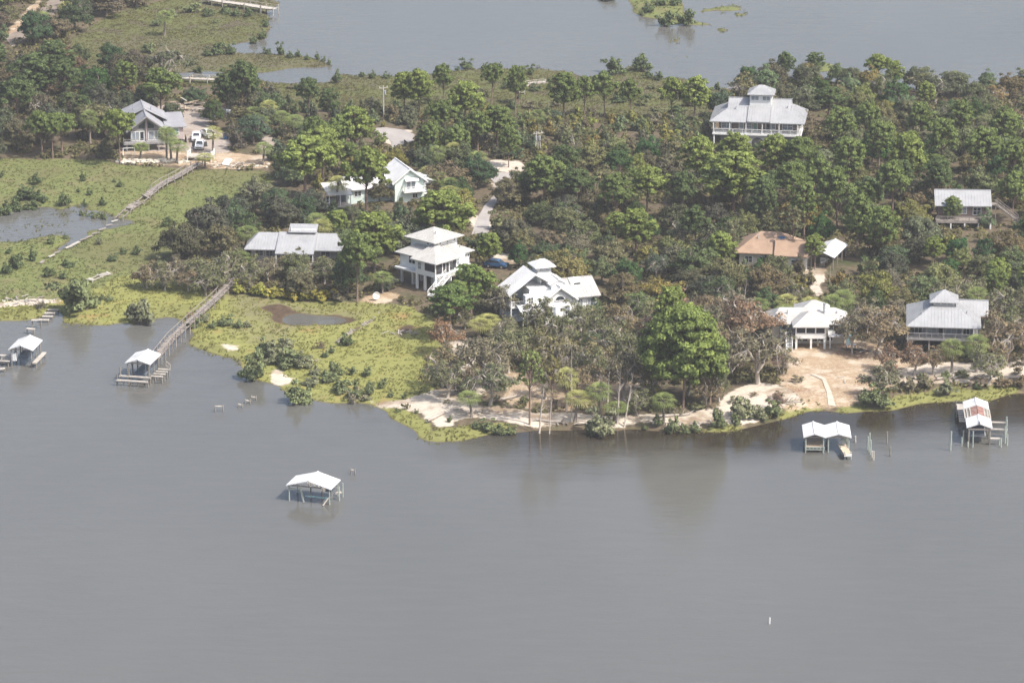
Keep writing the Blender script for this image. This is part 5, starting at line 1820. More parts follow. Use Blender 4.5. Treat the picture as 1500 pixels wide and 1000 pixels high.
def limb(mb, a, b, r0, r1, g, n=4, sag=.12, sides=5):
    a, b = np.array(a, float), np.array(b, float)
    L = np.linalg.norm(b - a)
    pts, rad = [], []
    for i in range(n + 1):
        t = i / n
        p = a + (b - a) * t + g.normal(size=3) * L * sag * .35 * math.sin(math.pi * t)
        p[2] += L * sag * math.sin(math.pi * t) * .6
        pts.append(p)
        rad.append(r0 + (r1 - r0) * t)
    mb.tube(pts, rad, sides)


def proto_pine(seed, H=12.0, R0=4.0, base=.55, n=32, dens=112, size=.28):
    g = np.random.default_rng(seed)
    mb = MB()
    lean = g.normal(size=2) * .35
    top = np.array([lean[0], lean[1], H * .93])
    mb.tube([(0, 0, -.4), (lean[0] * .2, lean[1] * .2, H * .3), (lean[0] * .7, lean[1] * .7, H * .65), top], [.26, .21, .15, .05], 7)
    parts = []
    cz = H * (base + (1 - base) * .5)
    hz = H * (1 - base) * .5
    ph = g.random(3) * 6.28
    n = n * 3
    cen = (lean[0], lean[1], cz - hz * .4)
    for i in range(n):
        z = (i + .5) / n
        a = i * 2.399 + g.normal() * .3
        # an umbrella: widest a little above the middle, lumpy outline
        prof = math.sqrt(max(1 - ((z - .30) / .72) ** 2, 0))
        lump = 1 + .16 * math.sin(3 * a + ph[0] + 4 * z) + .12 * math.sin(5 * a + ph[1])
        rr = R0 * prof * lump * (1 - .75 * g.random() ** 2.2)
        c = np.array([math.cos(a) * rr + lean[0] * .8, math.sin(a) * rr + lean[1] * .8, cz - hz + 2 * hz * z * .92 + g.normal() * .25])
        cr = R0 * (.135 + .09 * g.random())
        st = np.array([lean[0] * .7, lean[1] * .7, max(c[2] - rr * .45 - .4, H * .35)])
        limb(mb, st, c, .07, .02, g, 3, .1, 3)
        nn = int(dens * (cr / .75) ** 2)
        parts.append(leaves(g, c, cr, nn, size, .72, .4, 1.7, .45, cen))
    return mb.mesh('trunk', M['pine_bark'], True), leaf_mesh('crown', parts)


def proto_oak(seed, H=8.5, R0=4.3, n=110, dens=88, size=.27, bare=0.0, bark='bark', low=.28, lumps=.35):
    g = np.random.default_rng(seed)
    mb = MB()
    parts = []
    # a short bole forking into crooked limbs
    fork = np.array([g.normal() * .25, g.normal() * .25, H * .22])
    mb.tube([(0, 0, -.4), fork * .5, fork], [.36, .30, .26], 7)
    limbs = []
    for i in range(6):
        a = i * 1.047 + g.normal() * .3
        e = fork + np.array([math.cos(a) * R0 * (.45 + .2 * g.random()), math.sin(a) * R0 * (.45 + .2 * g.random()), H * (.28 + .25 * g.random())])
        limb(mb, fork, e, .20, .10, g, 4, .2, 5)
        limbs.append(e)
    ph = g.random(6) * 6.28
    for i in range(n):
        d = unit(g.normal(size=3))
        d[2] = abs(d[2]) * .95 - .12
        az = math.atan2(d[1], d[0])
        lump = 1 + lumps * (.5 * math.sin(3 * az + ph[0] + 2 * d[2]) + .4 * math.sin(5 * az + ph[1] - 3 * d[2]) + .3 * math.sin(7 * d[2] * 2 + ph[2]))
        rad = (.62 + .38 * g.random()) * lump
        c = np.array([d[0] * R0 * rad, d[1] * R0 * rad, H * low + (H * (1 - low) - .7) * max(d[2], -.1) * rad * .95 + .3])
        cr = R0 * (.13 + .10 * g.random())
        e = min(limbs, key=lambda q: np.linalg.norm(q - c))
        limb(mb, e, c, .07, .02, g, 2, .2, 3)
        if g.random() < .6:
            for _ in range(3):
                limb(mb, c, c + g.normal(size=3) * cr * .9, .025, .012, g, 1, 0, 3)
        if g.random() >= bare:
            parts.append(leaves(g, c, cr * 1.25, int(dens * (cr / .75) ** 2), size, .75, .3, 1.4, .35, (0, 0, H * .35)))
    return mb.mesh('trunk', M[bark], True), leaf_mesh('crown', parts)


def proto_palm(seed, H=6.0, n=22, L=1.9):
    g = np.random.default_rng(seed)
    mb = MB()
    b = g.normal(size=2) * .25
    mb.tube([(0, 0, -.3), (b[0] * .4, b[1] * .4, H * .5), (b[0], b[1], H - .4), (b[0], b[1], H)], [.24, .19, .2, .12], 7)
    Q, T = [], []
    for i in range(n):
        a = i * 2.399
        el = R(78 - 135 * (i / n))
        d = np.array([math.cos(a) * math.cos(el), math.sin(a) * math.cos(el), math.sin(el)])
        side = unit(np.cross(d, [0, 0, 1.0]))
        tip0 = np.array([b[0], b[1], H]) + d * L * .5
        tint = .62 - .35 * i / n + g.normal() * .06
        mb.tube([(b[0], b[1], H - .1), tuple(tip0)], [.03, .018], 3)
        # a fan of leaflets that droop at their ends
        for kf in range(-5, 6):
            an = kf * .27
            e = d * math.cos(an) + side * math.sin(an)
            l = L * (.62 if abs(kf) > 3 else .75)
            p1 = tip0 + e * l * .6
            p2 = tip0 + e * l + np.array([0, 0, -.45 * l])
            w = unit(np.cross(e, np.cross(side, d)))
            w = np.cross(e, [0.1, .05, 1.0]) if np.linalg.norm(w) < .1 else w
            w = unit(np.cross(np.cross(side, d), e)) * .065
            Q.append([tip0, p1 - w, p2, p1 + w])
            T.append(tint)
    return mb.mesh('trunk', M['bark'], True), leaf_mesh('crown', [(np.array(Q), np.clip(np.array(T), 0, 1))])


def proto_bush(seed, H=2.4, R0=1.6, n=34, dens=64, size=.22, bare=0.0, bark='bark'):
    g = np.random.default_rng(seed)
    mb = MB()
    parts = []
    ph = g.random(4) * 6.28
    for i in range(n):
        d = unit(g.normal(size=3))
        d[2] = abs(d[2])
        az = math.atan2(d[1], d[0])
        lump = 1 + .3 * math.sin(3 * az + ph[0]) + .2 * math.sin(5 * az + ph[1])
        rad = (.45 + .55 * g.random()) * lump
        cr = R0 * (.22 + .16 * g.random())
        c = np.array([d[0] * R0 * rad, d[1] * R0 * rad, .3 + (H - .5) * d[2] * rad])
        limb(mb, (g.normal() * .2, g.normal() * .2, -.2), c, .05, .02, g, 3, .15, 4)
        if g.random() >= bare:
            parts.append(leaves(g, c, cr, int(dens * (cr / .5) ** 1.6) + 8, size, .8, .3, 1.4, .35, (0, 0, 0)))
    return mb.mesh('stem', M[bark], True), leaf_mesh('foliage', parts)


def proto_snag(seed, H=8.0):
    g = np.random.default_rng(seed)
    mb = MB()
    b = g.normal(size=2) * .5
    mb.tube([(0, 0, -.5), (b[0] * .4, b[1] * .4, H * .5), (b[0], b[1], H)], [.2, .14, .04], 6)
    for i in range(9):
        z = H * (.4 + .06 * i)
        a = g.random() * 6.28
        l = (1.7 - .1 * i) * (.5 + g.random() * .6)
        st = np.array([b[0] * z / H, b[1] * z / H, z])
        limb(mb, st, st + np.array([math.cos(a) * l, math.sin(a) * l, l * .7]), .06, .015, g, 3, .15, 4)
    return mb.mesh('trunk', M['pale_bark'], True), None


PROTO['pine'] = [proto_pine(100 + i, base=b, n=n, R0=r) for i, (b, n, r) in enumerate([(.52, 34, 4.0), (.45, 38, 3.7), (.60, 30, 4.2), (.50, 32, 3.4), (.40, 40, 3.9)])]
PROTO['tallpine'] = [proto_pine(140, H=19, R0=6.3, base=.33, n=70, dens=120, size=.32)]
PROTO['thinpine'] = [proto_pine(150 + i, base=.55, n=15, R0=3.2, dens=60) for i in range(2)]
PROTO['oak'] = [proto_oak(200 + i, H=h, R0=r) for i, (h, r) in enumerate([(8.5, 4.3), (8, 4.8), (9, 4.0), (7.5, 4.4), (8.5, 4.6), (8, 3.8)])]
PROTO['thinoak'] = [proto_oak(230 + i, n=74, dens=46, size=.25, bare=.2, bark='pale_bark', low=.40, lumps=.45) for i in range(4)]
PROTO['snag'] = [proto_snag(260 + i) for i in range(3)]
PROTO['palm'] = [proto_palm(270 + i) for i in range(3)]
PROTO['bush'] = [proto_bush(280 + i) for i in range(5)]
PROTO['thinbush'] = [proto_bush(295 + i, n=16, dens=26, size=.2, bare=.15, bark='pale_bark') for i in range(2)]
PROTO_H = {'pine': 12.0, 'tallpine': 19.0, 'thinpine': 12.0, 'oak': 8.2, 'thinoak': 8.5, 'snag': 8.0, 'palm': 7.0, 'bush': 2.5, 'thinbush': 2.4}
PROTO_W = {'pine': 9.3, 'tallpine': 14.6, 'thinpine': 7.6, 'oak': 10.0, 'thinoak': 10.0, 'snag': 2.5, 'palm': 4.2, 'bush': 4.0, 'thinbush': 4.0}

FOL = 1.66
PLANTED = []            # dicts: kind, x, y, z, h, w(world), col, name, words ...


def plant(proto, x, y, h, w, col, name, z=None, label=None, cat=None, group=None, desc=None, lean=0.0):
    z = ground(x, y) if z is None else z
    PLANTED.append(dict(proto=proto, x=x, y=y, z=max(z, -.3), h=h, w=w, col=col, name=name, label=label, cat=cat, group=group, desc=desc, lean=lean))


def top_at(px, py, h):
    """Where a tree h metres tall stands whose top is seen at the pixel."""
    z = .6
    for _ in range(4):
        x, y = on_plane(px, py, z + h)
        z = max(ground(x, y), 0)
    return x, y


def scale_at(y):
    return FPX / (y * _cp + CAMH * _sp)


# ---- colours (albedo)
PINE_B, PINE_M, PINE_D = (.135, .168, .052), (.105, .137, .049), (.072, .098, .043)
OAK_G, OAK_O, OAK_D, OAK_Y = (.105, .113, .062), (.120, .126, .072), (.072, .086, .052), (.15, .145, .055)
BROWN, REDBR, GREYB = (.150, .122, .080), (.162, .112, .078), (.145, .134, .094)
CEDAR = (.05, .085, .035)
PALMC, PALMY = (.135, .165, .065), (.21, .215, .085)
MANG, MANG_D, MANG_G = (.125, .148, .078), (.085, .110, .056), (.155, .165, .105)

pines = [  # px x, px top, px width, height m, colour
    (445, 204, 88, 13, PINE_B), (535, 221, 66, 13.5, PINE_B), (472, 188, 72, 12, PINE_B), (520, 160, 62, 11.5, PINE_B), (462, 176, 52, 11, PINE_M), (495, 172, 45, 10, PINE_M), (648, 283, 92, 12, PINE_B),
    (548, 315, 84, 12, PINE_B), (522, 345, 58, 13, PINE_M), (592, 108, 40, 9.5, PINE_B), (614, 104, 48, 10.5, PINE_B), (650, 97, 32, 9, PINE_M), (681, 122, 56, 10, PINE_B), (720, 96, 34, 9.5, PINE_M),
    (755, 98, 36, 11, PINE_M), (645, 150, 52, 10.5, PINE_M), (728, 158, 58, 9.5, PINE_M), (745, 186, 34, 9, PINE_M), (452, 118, 38, 9.5, PINE_D), (480, 131, 40, 9, PINE_D), (352, 94, 54, 13, PINE_D), (328, 106, 40, 11, PINE_D),
    (234, 104, 62, 11, PINE_M), (182, 92, 46, 10, PINE_M), (78, 62, 60, 11, PINE_D), (42, 82, 72, 12, PINE_D), (95, 88, 54, 11, PINE_D), (174, 163, 50, 11.5, PINE_B), (24, 118, 58, 11, PINE_D), (60, 165, 40, 10, PINE_M), (75, 170, 36, 9.5, PINE_M),
    (826, 108, 48, 10.5, PINE_M), (886, 108, 44, 10, PINE_M), (924, 118, 34, 9, PINE_M), (984, 117, 44, 9.5, PINE_B), (1018, 114, 50, 10, PINE_B), (856, 113, 34, 9.5, PINE_M), (760, 116, 26, 6, PINE_B),
    (1076, 224, 98, 13.5, PINE_B), (1027, 203, 62, 12, PINE_B), (1078, 198, 56, 11, PINE_B), (1138, 200, 56, 11, PINE_B), (1172, 203, 56, 11, PINE_M), (1160, 240, 56, 11.5, PINE_M), (948, 247, 60, 10.5, PINE_B),
    (904, 258, 52, 10.5, PINE_M), (904, 222, 44, 8, CEDAR), (798, 230, 72, 10.5, PINE_M), (932, 309, 60, 9.5, PINE_B), (1203, 232, 50, 12, PINE_M), (1120, 262, 44, 11, PINE_D), (1180, 268, 52, 12, PINE_M), (1002, 255, 44, 10, PINE_D),
    (985, 424, 66, 14, PINE_B), (962, 470, 72, 14, PINE_M), (1042, 486, 60, 13, PINE_M),  (1195, 344, 34, 7, PINE_B), (1228, 250, 56, 12.5, PINE_M), (1258, 288, 52, 11.5, PINE_M), (1296, 305, 48, 11, PINE_M),
    (1245, 205, 56, 12, PINE_M), (1290, 180, 52, 11, PINE_M), (1330, 200, 56, 12, PINE_B), (1380, 175, 52, 12, PINE_M), (1440, 190, 58, 12, PINE_M), (1310, 240, 50, 11, PINE_M), (1375, 235, 52, 11, PINE_D), (1490, 205, 56, 12, PINE_M), (1470, 160, 50, 11, PINE_M),
    (1230, 160, 46, 10.5, PINE_M), (1350, 152, 44, 10, PINE_M), (1410, 150, 44, 10, PINE_M), (1270, 150, 44, 10, PINE_M),
    (690, 392, 64, 10, (.115, .155, .05)), (658, 420, 70, 9.5, (.095, .135, .048)), (1485, 255, 50, 10, PINE_M),
    (1020, 305, 46, 9, PINE_D), (845, 250, 52, 9, PINE_D), (830, 215, 46, 9, PINE_D), (700, 165, 44, 9, PINE_M), (630, 180, 46, 9.5, PINE_M), (668, 185, 46, 9, PINE_M)]
for px, pt, w, h, c in pines:
    x, y = top_at(px, pt, h)
    plant('pine', x, y, h * 1.04, w / scale_at(y) * 1.04, c, 'pine_tree', desc='pine')
x, y = top_at(1003, 446, 18.5)
plant('tallpine', x, y, 18.5, 112 / scale_at(y), (.130, .166, .052), 'pine_tree', label='tallest green pine, its broad crown standing over the sandy shore', cat='pine tree', group='pine trees')
for px, pt, w, h, c, in [(1164, 302, 40, 12, OAK_O), (808, 520, 36, 12.5, (.15, .14, .06)), (776, 512, 46, 13.5, (.135, .165, .065)), (1075, 320, 40, 9, OAK_O)]:
    x, y = top_at(px, pt, h)
    plant('thinpine', x, y, h, w / scale_at(y), c, 'pine_tree', desc='sparse pine')

# brown salt-burnt and sparse oaks near the water (px x, px top, px width, m)
for px, pt, w, h, c in [(1095, 432, 100, 9.5, REDBR), (1112, 478, 112, 10.5, GREYB), (1070, 470, 70, 10, BROWN), (1287, 442, 108, 9.5, BROWN), (1340, 498, 60, 6.5, REDBR), (1300, 500, 50, 5.5, REDBR), (1475, 458, 96, 9.5, BROWN), (1250, 455, 50, 8, GREYB),
        (1368, 505, 44, 5.5, BROWN), (700, 486, 88, 9.5, GREYB), (655, 522, 70, 7.5, OAK_O), (745, 475, 70, 9, OAK_O), (830, 492, 66, 9.5, GREYB), (868, 500, 60, 9.5, OAK_O), (915, 508, 70, 9.5, GREYB), (900, 470, 66, 9, OAK_O),
        (950, 540, 50, 6.5, OAK_Y), (935, 568, 40, 5, OAK_O), (1035, 548, 40, 6, BROWN), (1055, 540, 36, 6, OAK_O), (975, 480, 60, 9, BROWN), (820, 455, 56, 8, OAK_G), (770, 470, 60, 8, OAK_G), (1480, 415, 80, 8, OAK_O), (1420, 400, 70, 8, OAK_O),
        (215, 382, 46, 5.5, BROWN), (238, 376, 50, 6, OAK_O), (262, 374, 52, 6, GREYB), (290, 372, 56, 6.5, OAK_O), (318, 380, 50, 6, OAK_G), (275, 390, 50, 5, BROWN), (300, 392, 52, 5.5, OAK_G), (240, 392, 44, 4.5, GREYB), (335, 362, 52, 6.5, OAK_O), (210, 396, 36, 3.5, BROWN), (365, 378, 46, 6, OAK_O), (392, 372, 46, 5.5, GREYB), (475, 372, 44, 6, OAK_O), (440, 384, 46, 5.5, OAK_G), (790, 430, 58, 8.5, OAK_O), (850, 436, 56, 8, OAK_O), (720, 505, 60, 8, GREYB), (690, 530, 50, 6, BROWN), (800, 520, 56, 8, GREYB), (850, 530, 50, 8, BROWN), (925, 480, 60, 9, OAK_O), (885, 530, 44, 7, BROWN), (960, 500, 50, 9, GREYB), (985, 420, 56, 8, REDBR), (1030, 425, 60, 8, BROWN), (880, 455, 60, 8, OAK_G), (1165, 410, 40, 5, OAK_G)]:
    x, y = top_at(px, pt, h)
    plant('thinoak', x, y, h, w / scale_at(y) * 1.05, c, 'withered_oak', desc='thin oak')

# palms
for i, (px, pt, h, c) in enumerate([(131, 166, 7, PALMC), (243, 190, 6.5, PALMC), (250, 193, 6.2, PALMC), (205, 212, 3.2, PALMC), (258, 209, 4.5, PALMC), (311, 188, 5.5, PALMY), (98, 6, 6.5, PALMY), (62, 20, 5, PALMC), (240, 18, 6, PALMC),
        (372, 160, 5.5, PALMC), (395, 150, 6, PALMY), (384, 172, 5, PALMC), (415, 165, 5, PALMC), (641, 218, 6, PALMC), (667, 212, 6, PALMY), (701, 226, 5.5, PALMC), (784, 164, 5, PALMC), (628, 248, 5, PALMY), (645, 256, 5, PALMC), (660, 264, 5, PALMC), (672, 280, 5, PALMC), (655, 276, 4.5, PALMY),
        (467, 316, 5.5, PALMC), (475, 325, 5, PALMY), (1156, 434, 5, PALMY), (1185, 438, 5, PALMY), (1217, 436, 5.5, PALMC), (1234, 430, 5.5, PALMC), (1437, 426, 6, PALMC), (1396, 500, 6, PALMC), (1432, 494, 6.5, PALMC), (830, 545, 7, PALMY), (843, 575, 5, PALMY), (691, 576, 4.2, PALMC), (880, 566, 6, PALMC),
        (973, 578, 5.2, PALMC), (560, 400, 4, PALMC), (358, 335, 5, PALMC), (352, 372, 4.5, PALMC), (700, 470, 4, PALMY), (715, 462, 4, PALMY), (385, 212, 4.5, PALMC), (300, 226, 3, PALMY), (1150, 450, 4, PALMC), (430, 172, 5, PALMC), (1115, 440, 4, PALMC), (492, 262, 6, PALMY), (530, 240, 5, PALMC), (900, 590, 3, PALMC)]):
    x, y = top_at(px, pt, h)
    plant('palm', x, y, h, 4.5 + .7 * random.random(), c, 'palm_tree', desc='palm')

# snags
for px, pt, h, w in [(845, 190, 6, 3), (790, 556, 9.5, 3), (805, 565, 8.5, 2), (838, 510, 13, 1.8), (915, 545, 10, 3), (905, 540, 10, 3), (1090, 408, 5, 1.5), (440, 365, 4, 2), (28, 424, 3.2, 1), (1216, 388, 5.5, .9), (878, 545, 8, 3), (890, 540, 8, 3), (1180, 406, 3, .8), (10, 425, 3, 1.5)]:
    x, y = top_at(px, pt, h)
    plant('snag', x, y, h, w * .75, (1, 1, 1), 'dead_tree', desc='dead tree', lean=random.uniform(-.16, .16))

# mangroves and shrubs (px x, px top, px width, px height)
shr = [(112, 403, 66, 52, MANG), (206, 440, 48, 33, MANG_G), (371, 514, 44, 42, MANG), (436, 558, 50, 32, MANG), (404, 503, 46, 28, MANG_G), (425, 510, 44, 26, MANG), (388, 497, 36, 26, MANG), (444, 516, 36, 22, MANG_G), (418, 492, 30, 16, MANG_G), (508, 488, 22, 18, MANG_D),
    (486, 507, 11, 10, MANG_D), (476, 514, 12, 9, MANG_D), (492, 527, 26, 22, MANG), (516, 535, 17, 13, MANG), (537, 537, 16, 14, MANG), (482, 543, 30, 16, MANG), (500, 556, 34, 18, MANG), (520, 565, 30, 16, MANG), (541, 560, 20, 18, MANG), (462, 536, 22, 13, MANG_G), (560, 553, 14, 11, MANG), (544, 558, 14, 12, MANG),
    (520, 553, 12, 10, MANG), (572, 572, 10, 10, MANG), (592, 574, 10, 10, MANG), (558, 560, 12, 9, MANG), (455, 552, 30, 12, MANG_G), (535, 578, 20, 8, MANG_G), (53, 253, 20, 17, MANG_D), (121, 252, 12, 13, MANG_D), (176, 264, 11, 10, MANG_D), (167, 262, 8, 5, MANG_D), (36, 272, 34, 20, MANG_D), (52, 275, 28, 18, MANG_D), (8, 294, 28, 20, MANG_D), (22, 290, 26, 18, MANG_D), (46, 292, 26, 14, MANG_D),
    (94, 282, 20, 20, MANG_D), (150, 288, 12, 13, MANG_D), (115, 275, 8, 7, MANG_D), (131, 276, 10, 10, MANG_D), (65, 286, 14, 10, MANG_D), (124, 291, 10, 12, MANG_D), (244, 317, 17, 14, MANG_D), (323, 317, 9, 10, MANG_D), (24, 372, 26, 20, MANG_D), (48, 362, 16, 20, MANG_D), (101, 381, 20, 10, MANG_D), (165, 371, 18, 11, MANG_D), (200, 360, 15, 13, MANG_D), (181, 363, 12, 9, MANG_D),
    (72, 391, 20, 14, MANG_D), (93, 397, 16, 11, MANG_D), (145, 346, 14, 12, MANG_G), (140, 308, 20, 10, MANG), (152, 309, 12, 12, MANG), (122, 306, 12, 10, MANG), (13, 362, 12, 9, MANG_D), (75, 345, 14, 12, MANG), (96, 342, 10, 8, MANG), (10, 385, 18, 16, MANG_D), (236, 270, 10, 6, MANG_D), (2, 250, 10, 10, MANG_D), (160, 432, 16, 9, MANG), (150, 430, 10, 8, MANG), (282, 465, 26, 14, MANG), (300, 459, 20, 12, MANG_G), (330, 462, 26, 14, MANG), (350, 468, 18, 12, MANG), (362, 470, 14, 9, MANG_G), (312, 470, 18, 10, MANG),
    (494, 102, 14, 20, MANG_D), (546, 104, 14, 11, MANG_D), (530, 105, 10, 8, MANG_D), (566, 106, 13, 9, MANG_D), (683, 85, 23, 15, MANG_D), (670, 97, 8, 7, MANG_D), (711, 92, 12, 10, MANG_D), (733, 92, 9, 10, MANG_D), (778, 94, 14, 16, MANG_D), (765, 97, 16, 12, MANG_D), (900, 82, 33, 27, MANG_D), (940, 80, 30, 25, MANG_D), (950, 102, 16, 13, MANG_D), (965, 104, 15, 14, MANG_D), (1051, 120, 10, 12, MANG_D), (742, 118, 16, 12, MANG_D),
    (760, 137, 9, 8, MANG_D), (952, 138, 10, 8, MANG_D), (975, 14, 26, 24, MANG_D), (1004, 12, 28, 25, MANG_D), (950, 2, 22, 16, MANG_D), (970, -6, 24, 14, MANG_D), (990, -6, 20, 14, MANG_D), (890, -10, 30, 10, MANG_D), (940, 15, 10, 8, MANG), (1193, 84, 18, 20, MANG_D), (385, 44, 16, 14, MANG_D), (372, 50, 16, 14, MANG_D), (390, 28, 12, 12, MANG_D), (320, 62, 26, 18, MANG_D), (338, 64, 18, 16, MANG_D), (306, 70, 18, 12, MANG_D), (411, 62, 14, 19, MANG_D), (392, 70, 12, 10, MANG_D), (425, 75, 12, 10, MANG_D), (437, 74, 12, 10, MANG_D), (465, 77, 9, 11, MANG_D), (474, 82, 8, 9, MANG_D), (482, 86, 8, 9, MANG_D), (450, 80, 10, 8, MANG_D),
    (218, 63, 24, 14, MANG), (316, 28, 10, 6, MANG), (290, 96, 16, 10, MANG_D), (346, 12, 18, 12, MANG_D), (365, 12, 18, 12, MANG_D), (330, 10, 22, 10, MANG_D), (305, 12, 20, 12, MANG_D), (280, 4, 24, 14, MANG), (250, 12, 22, 14, MANG), (230, 26, 20, 12, MANG),
    (880, 596, 46, 40, MANG_G), (868, 612, 22, 24, MANG_D), (964, 609, 14, 19, MANG), (984, 608, 22, 26, MANG), (1003, 617, 16, 17, MANG), (1018, 615, 18, 18, MANG), (1053, 598, 20, 30, MANG), (1079, 606, 14, 18, MANG), (1086, 578, 38, 34, MANG_G), (1112, 592, 28, 22, MANG_G), (1133, 586, 28, 26, MANG), (1278, 566, 46, 32, MANG), (1292, 572, 34, 26, MANG), (1386, 554, 30, 24, MANG_G), (1384, 544, 20, 10, MANG), (1432, 561, 13, 9, MANG_D),
    (715, 614, 26, 18, MANG), (732, 619, 26, 17, MANG), (748, 621, 20, 14, MANG), (698, 615, 16, 12, MANG), (659, 608, 10, 10, MANG), (610, 599, 8, 6, MANG_D), (583, 598, 10, 5, MANG), (945, 623, 10, 6, MANG),
    (1310, 542, 22, 20, GREYB), (1330, 550, 26, 22, GREYB), (1355, 548, 24, 20, GREYB), (1470, 552, 30, 14, BROWN), (1495, 550, 24, 14, BROWN), (1296, 530, 30, 26, REDBR)]
for px, pt, w, hp, c in shr:
    x, y, z = site(px, pt + hp)
    s = scale_at(y)
    plant('bush', x, y, hp / (s * .95), max(w / s * 1.08, .85 * hp / s), c, 'shrub', desc='shrub')
for px, pt, w, hp, c in [(518, 572, 32, 18, GREYB), (280, 455, 20, 12, REDBR), (60, 440, 26, 12, GREYB), (470, 498, 26, 12, BROWN), (1050, 592, 16, 14, GREYB)]:
    x, y, z = site(px, pt + hp)
    s = scale_at(y)
    plant('thinbush', x, y, hp / (s * .95), w / s, c, 'shrub', desc='bare shrub')
# low dry brush over the sandy point and the lawn edge, low scrub out on the lakeside marsh
for px, py in [(655, 590), (676, 578), (688, 570), (706, 582), (728, 588), (746, 596), (768, 590), (790, 600), (812, 592), (845, 600), (868, 594), (900, 600), (925, 606), (940, 596), (985, 606), (1020, 600), (1040, 598), (1075, 590), (1105, 580), (1140, 582), (1168, 560), (1300, 556), (1285, 545), (1350, 556), (1410, 552), (1455, 552), (1490, 548), (800, 575), (830, 570), (860, 578)]:
    x, y, z = site(px, py)
    plant('thinbush' if px % 3 else 'bush', x, y, random.uniform(.8, 1.7), random.uniform(2.0, 3.6), random.choice([GREYB, OAK_Y, BROWN, OAK_O]), 'dry_brush', desc='bare shrub')
for i in range(34):
    x, y, z = site(random.uniform(410, 1030), random.uniform(128, 176))
    if _grid(m_scrub.astype(float), x, y) > .8:
        plant('bush', x, y, random.uniform(.9, 2.2), random.uniform(2.2, 4.5), random.choice([GREYB, MANG_D, OAK_O, OAK_G]), 'scrub_oak', desc='forest shrub')
# yellow green saw palmetto hedge along the marsh edge
for px in range(352, 505, 11):
    x, y, z = site(px + random.uniform(-4, 4), 432 + 6 * (px - 352) / 150 + random.uniform(-5, 5))
    plant('bush', x, y, 1.6 + random.random(), 3.0 + random.random(), (.21 + .05 * random.random(), .22, .06) if random.random() < .65 else GREYB, 'shrub', desc='palmetto shrub')

# ---- the wood: rejection sampling over the forest floor, clear of houses, roads and of the views into them
CLEAR = [  # px boxes that stay visible: x0, y0, x1, y1, y of the base behind which a tree does no harm
    (174, 146, 272, 222, 222), (268, 184, 332, 228, 226), (175, 228, 400, 250, 246), (1036, 124, 1194, 202, 205), (478, 236, 632, 290, 296), (357, 330, 500, 360, 374), (568, 335, 697, 432, 432), (735, 380, 874, 450, 470),
    (1128, 446, 1232, 512, 512), (1340, 430, 1442, 500, 510), (1092, 338, 1180, 362, 388), (1188, 350, 1246, 392, 396), (1395, 285, 1482, 330, 335), (545, 186, 606, 214, 216), (702, 246, 768, 302, 312), (700, 318, 716, 336, 342), (706, 376, 760, 396, 398), (1166, 392, 1212, 436, 440), (1182, 420, 1210, 446, 446), (12, 0, 100, 60, 66),
    (345, 395, 355, 410, 412), (560, 126, 564, 170, 172), (782, 194, 793, 228, 232), (238, 156, 332, 186, 188), (1140, 505, 1330, 560, 600), (640, 570, 860, 625, 640), (240, 325, 330, 375, 378), (760, 118, 790, 136, 138), (200, 104, 330, 124, 124), (540, 430, 580, 470, 500)]
PADS = [(site(225, 205)[:2], 11), (site(1115, 185)[:2], 13), (site(1085, 185)[:2], 8), (site(1150, 185)[:2], 9), (site(598, 272)[:2], 8), (site(510, 284)[:2], 8), (site(545, 282)[:2], 8), (site(428, 364)[:2], 11), (site(632, 405)[:2], 11), (site(612, 428)[:2], 7), (site(640, 432)[:2], 6), (site(805, 455)[:2], 11), (site(1185, 492)[:2], 9), (site(1390, 495)[:2], 10), (site(1132, 372)[:2], 10), (site(1218, 384)[:2], 6), (site(1440, 320)[:2], 8)]
road_pts = np.array([(v.co.x, v.co.y) for o in bpy.data.objects if o.name.startswith(('road', 'path')) for v in o.data.vertices])


def ok_spot(x, y, h, w, slack=0):
    if any((x - p[0]) ** 2 + (y - p[1]) ** 2 < (r * .8 + w * .22) ** 2 for p, r in PADS):
        return False
    if ((road_pts[:, 0] - x) ** 2 + (road_pts[:, 1] - y) ** 2).min() < (w * .33) ** 2:
        return False
    z = ground(x, y)
    bx, by, s = to_px(x, y, z)
    top = by - h * s * .95
    lo = by - h * s * .25
    hw = w * s * .42
    for x0, y0, x1, y1, yb in CLEAR:
        if by > yb and bx + hw > x0 and bx - hw < x1 and lo > y0 and top < y1 - slack:
            return False
    return True


fmask = forest.astype(float)
cand = []
tries = 0
while len(cand) < 640 and tries < 40000:
    tries += 1
    x, y = random.uniform(-150, 150), random.uniform(590, 960)
    if _grid(fmask, x, y) < .9:
        continue
    bx, by, s = to_px(x, y, .8)
    if bx < -30 or bx > 1530 or by < -30:
        continue
    left = bx < 400
    h = random.uniform(5.4, 8.2) if not left else random.uniform(6, 9.5)
    if 395 < bx < 1035 and by < 238:
        h *= .5
    w = h * random.uniform(.95, 1.35)
    if any((x - c[0]) ** 2 + (y - c[1]) ** 2 < (.42 * (w + c[3])) ** 2 for c in cand):
        continue
    near = [p for p in PLANTED if p['proto'] not in ('bush', 'thinbush', 'snag', 'palm') and (x - p['x']) ** 2 + (y - p['y']) ** 2 < (.30 * (w + p['w'])) ** 2]
    if near:
        continue
    if not ok_spot(x, y, h, w):
        h, w = h * .55, w * .55
        if not ok_spot(x, y, h, w):
            continue
    cand.append((x, y, h, w, bx, by))
n_thin = 0
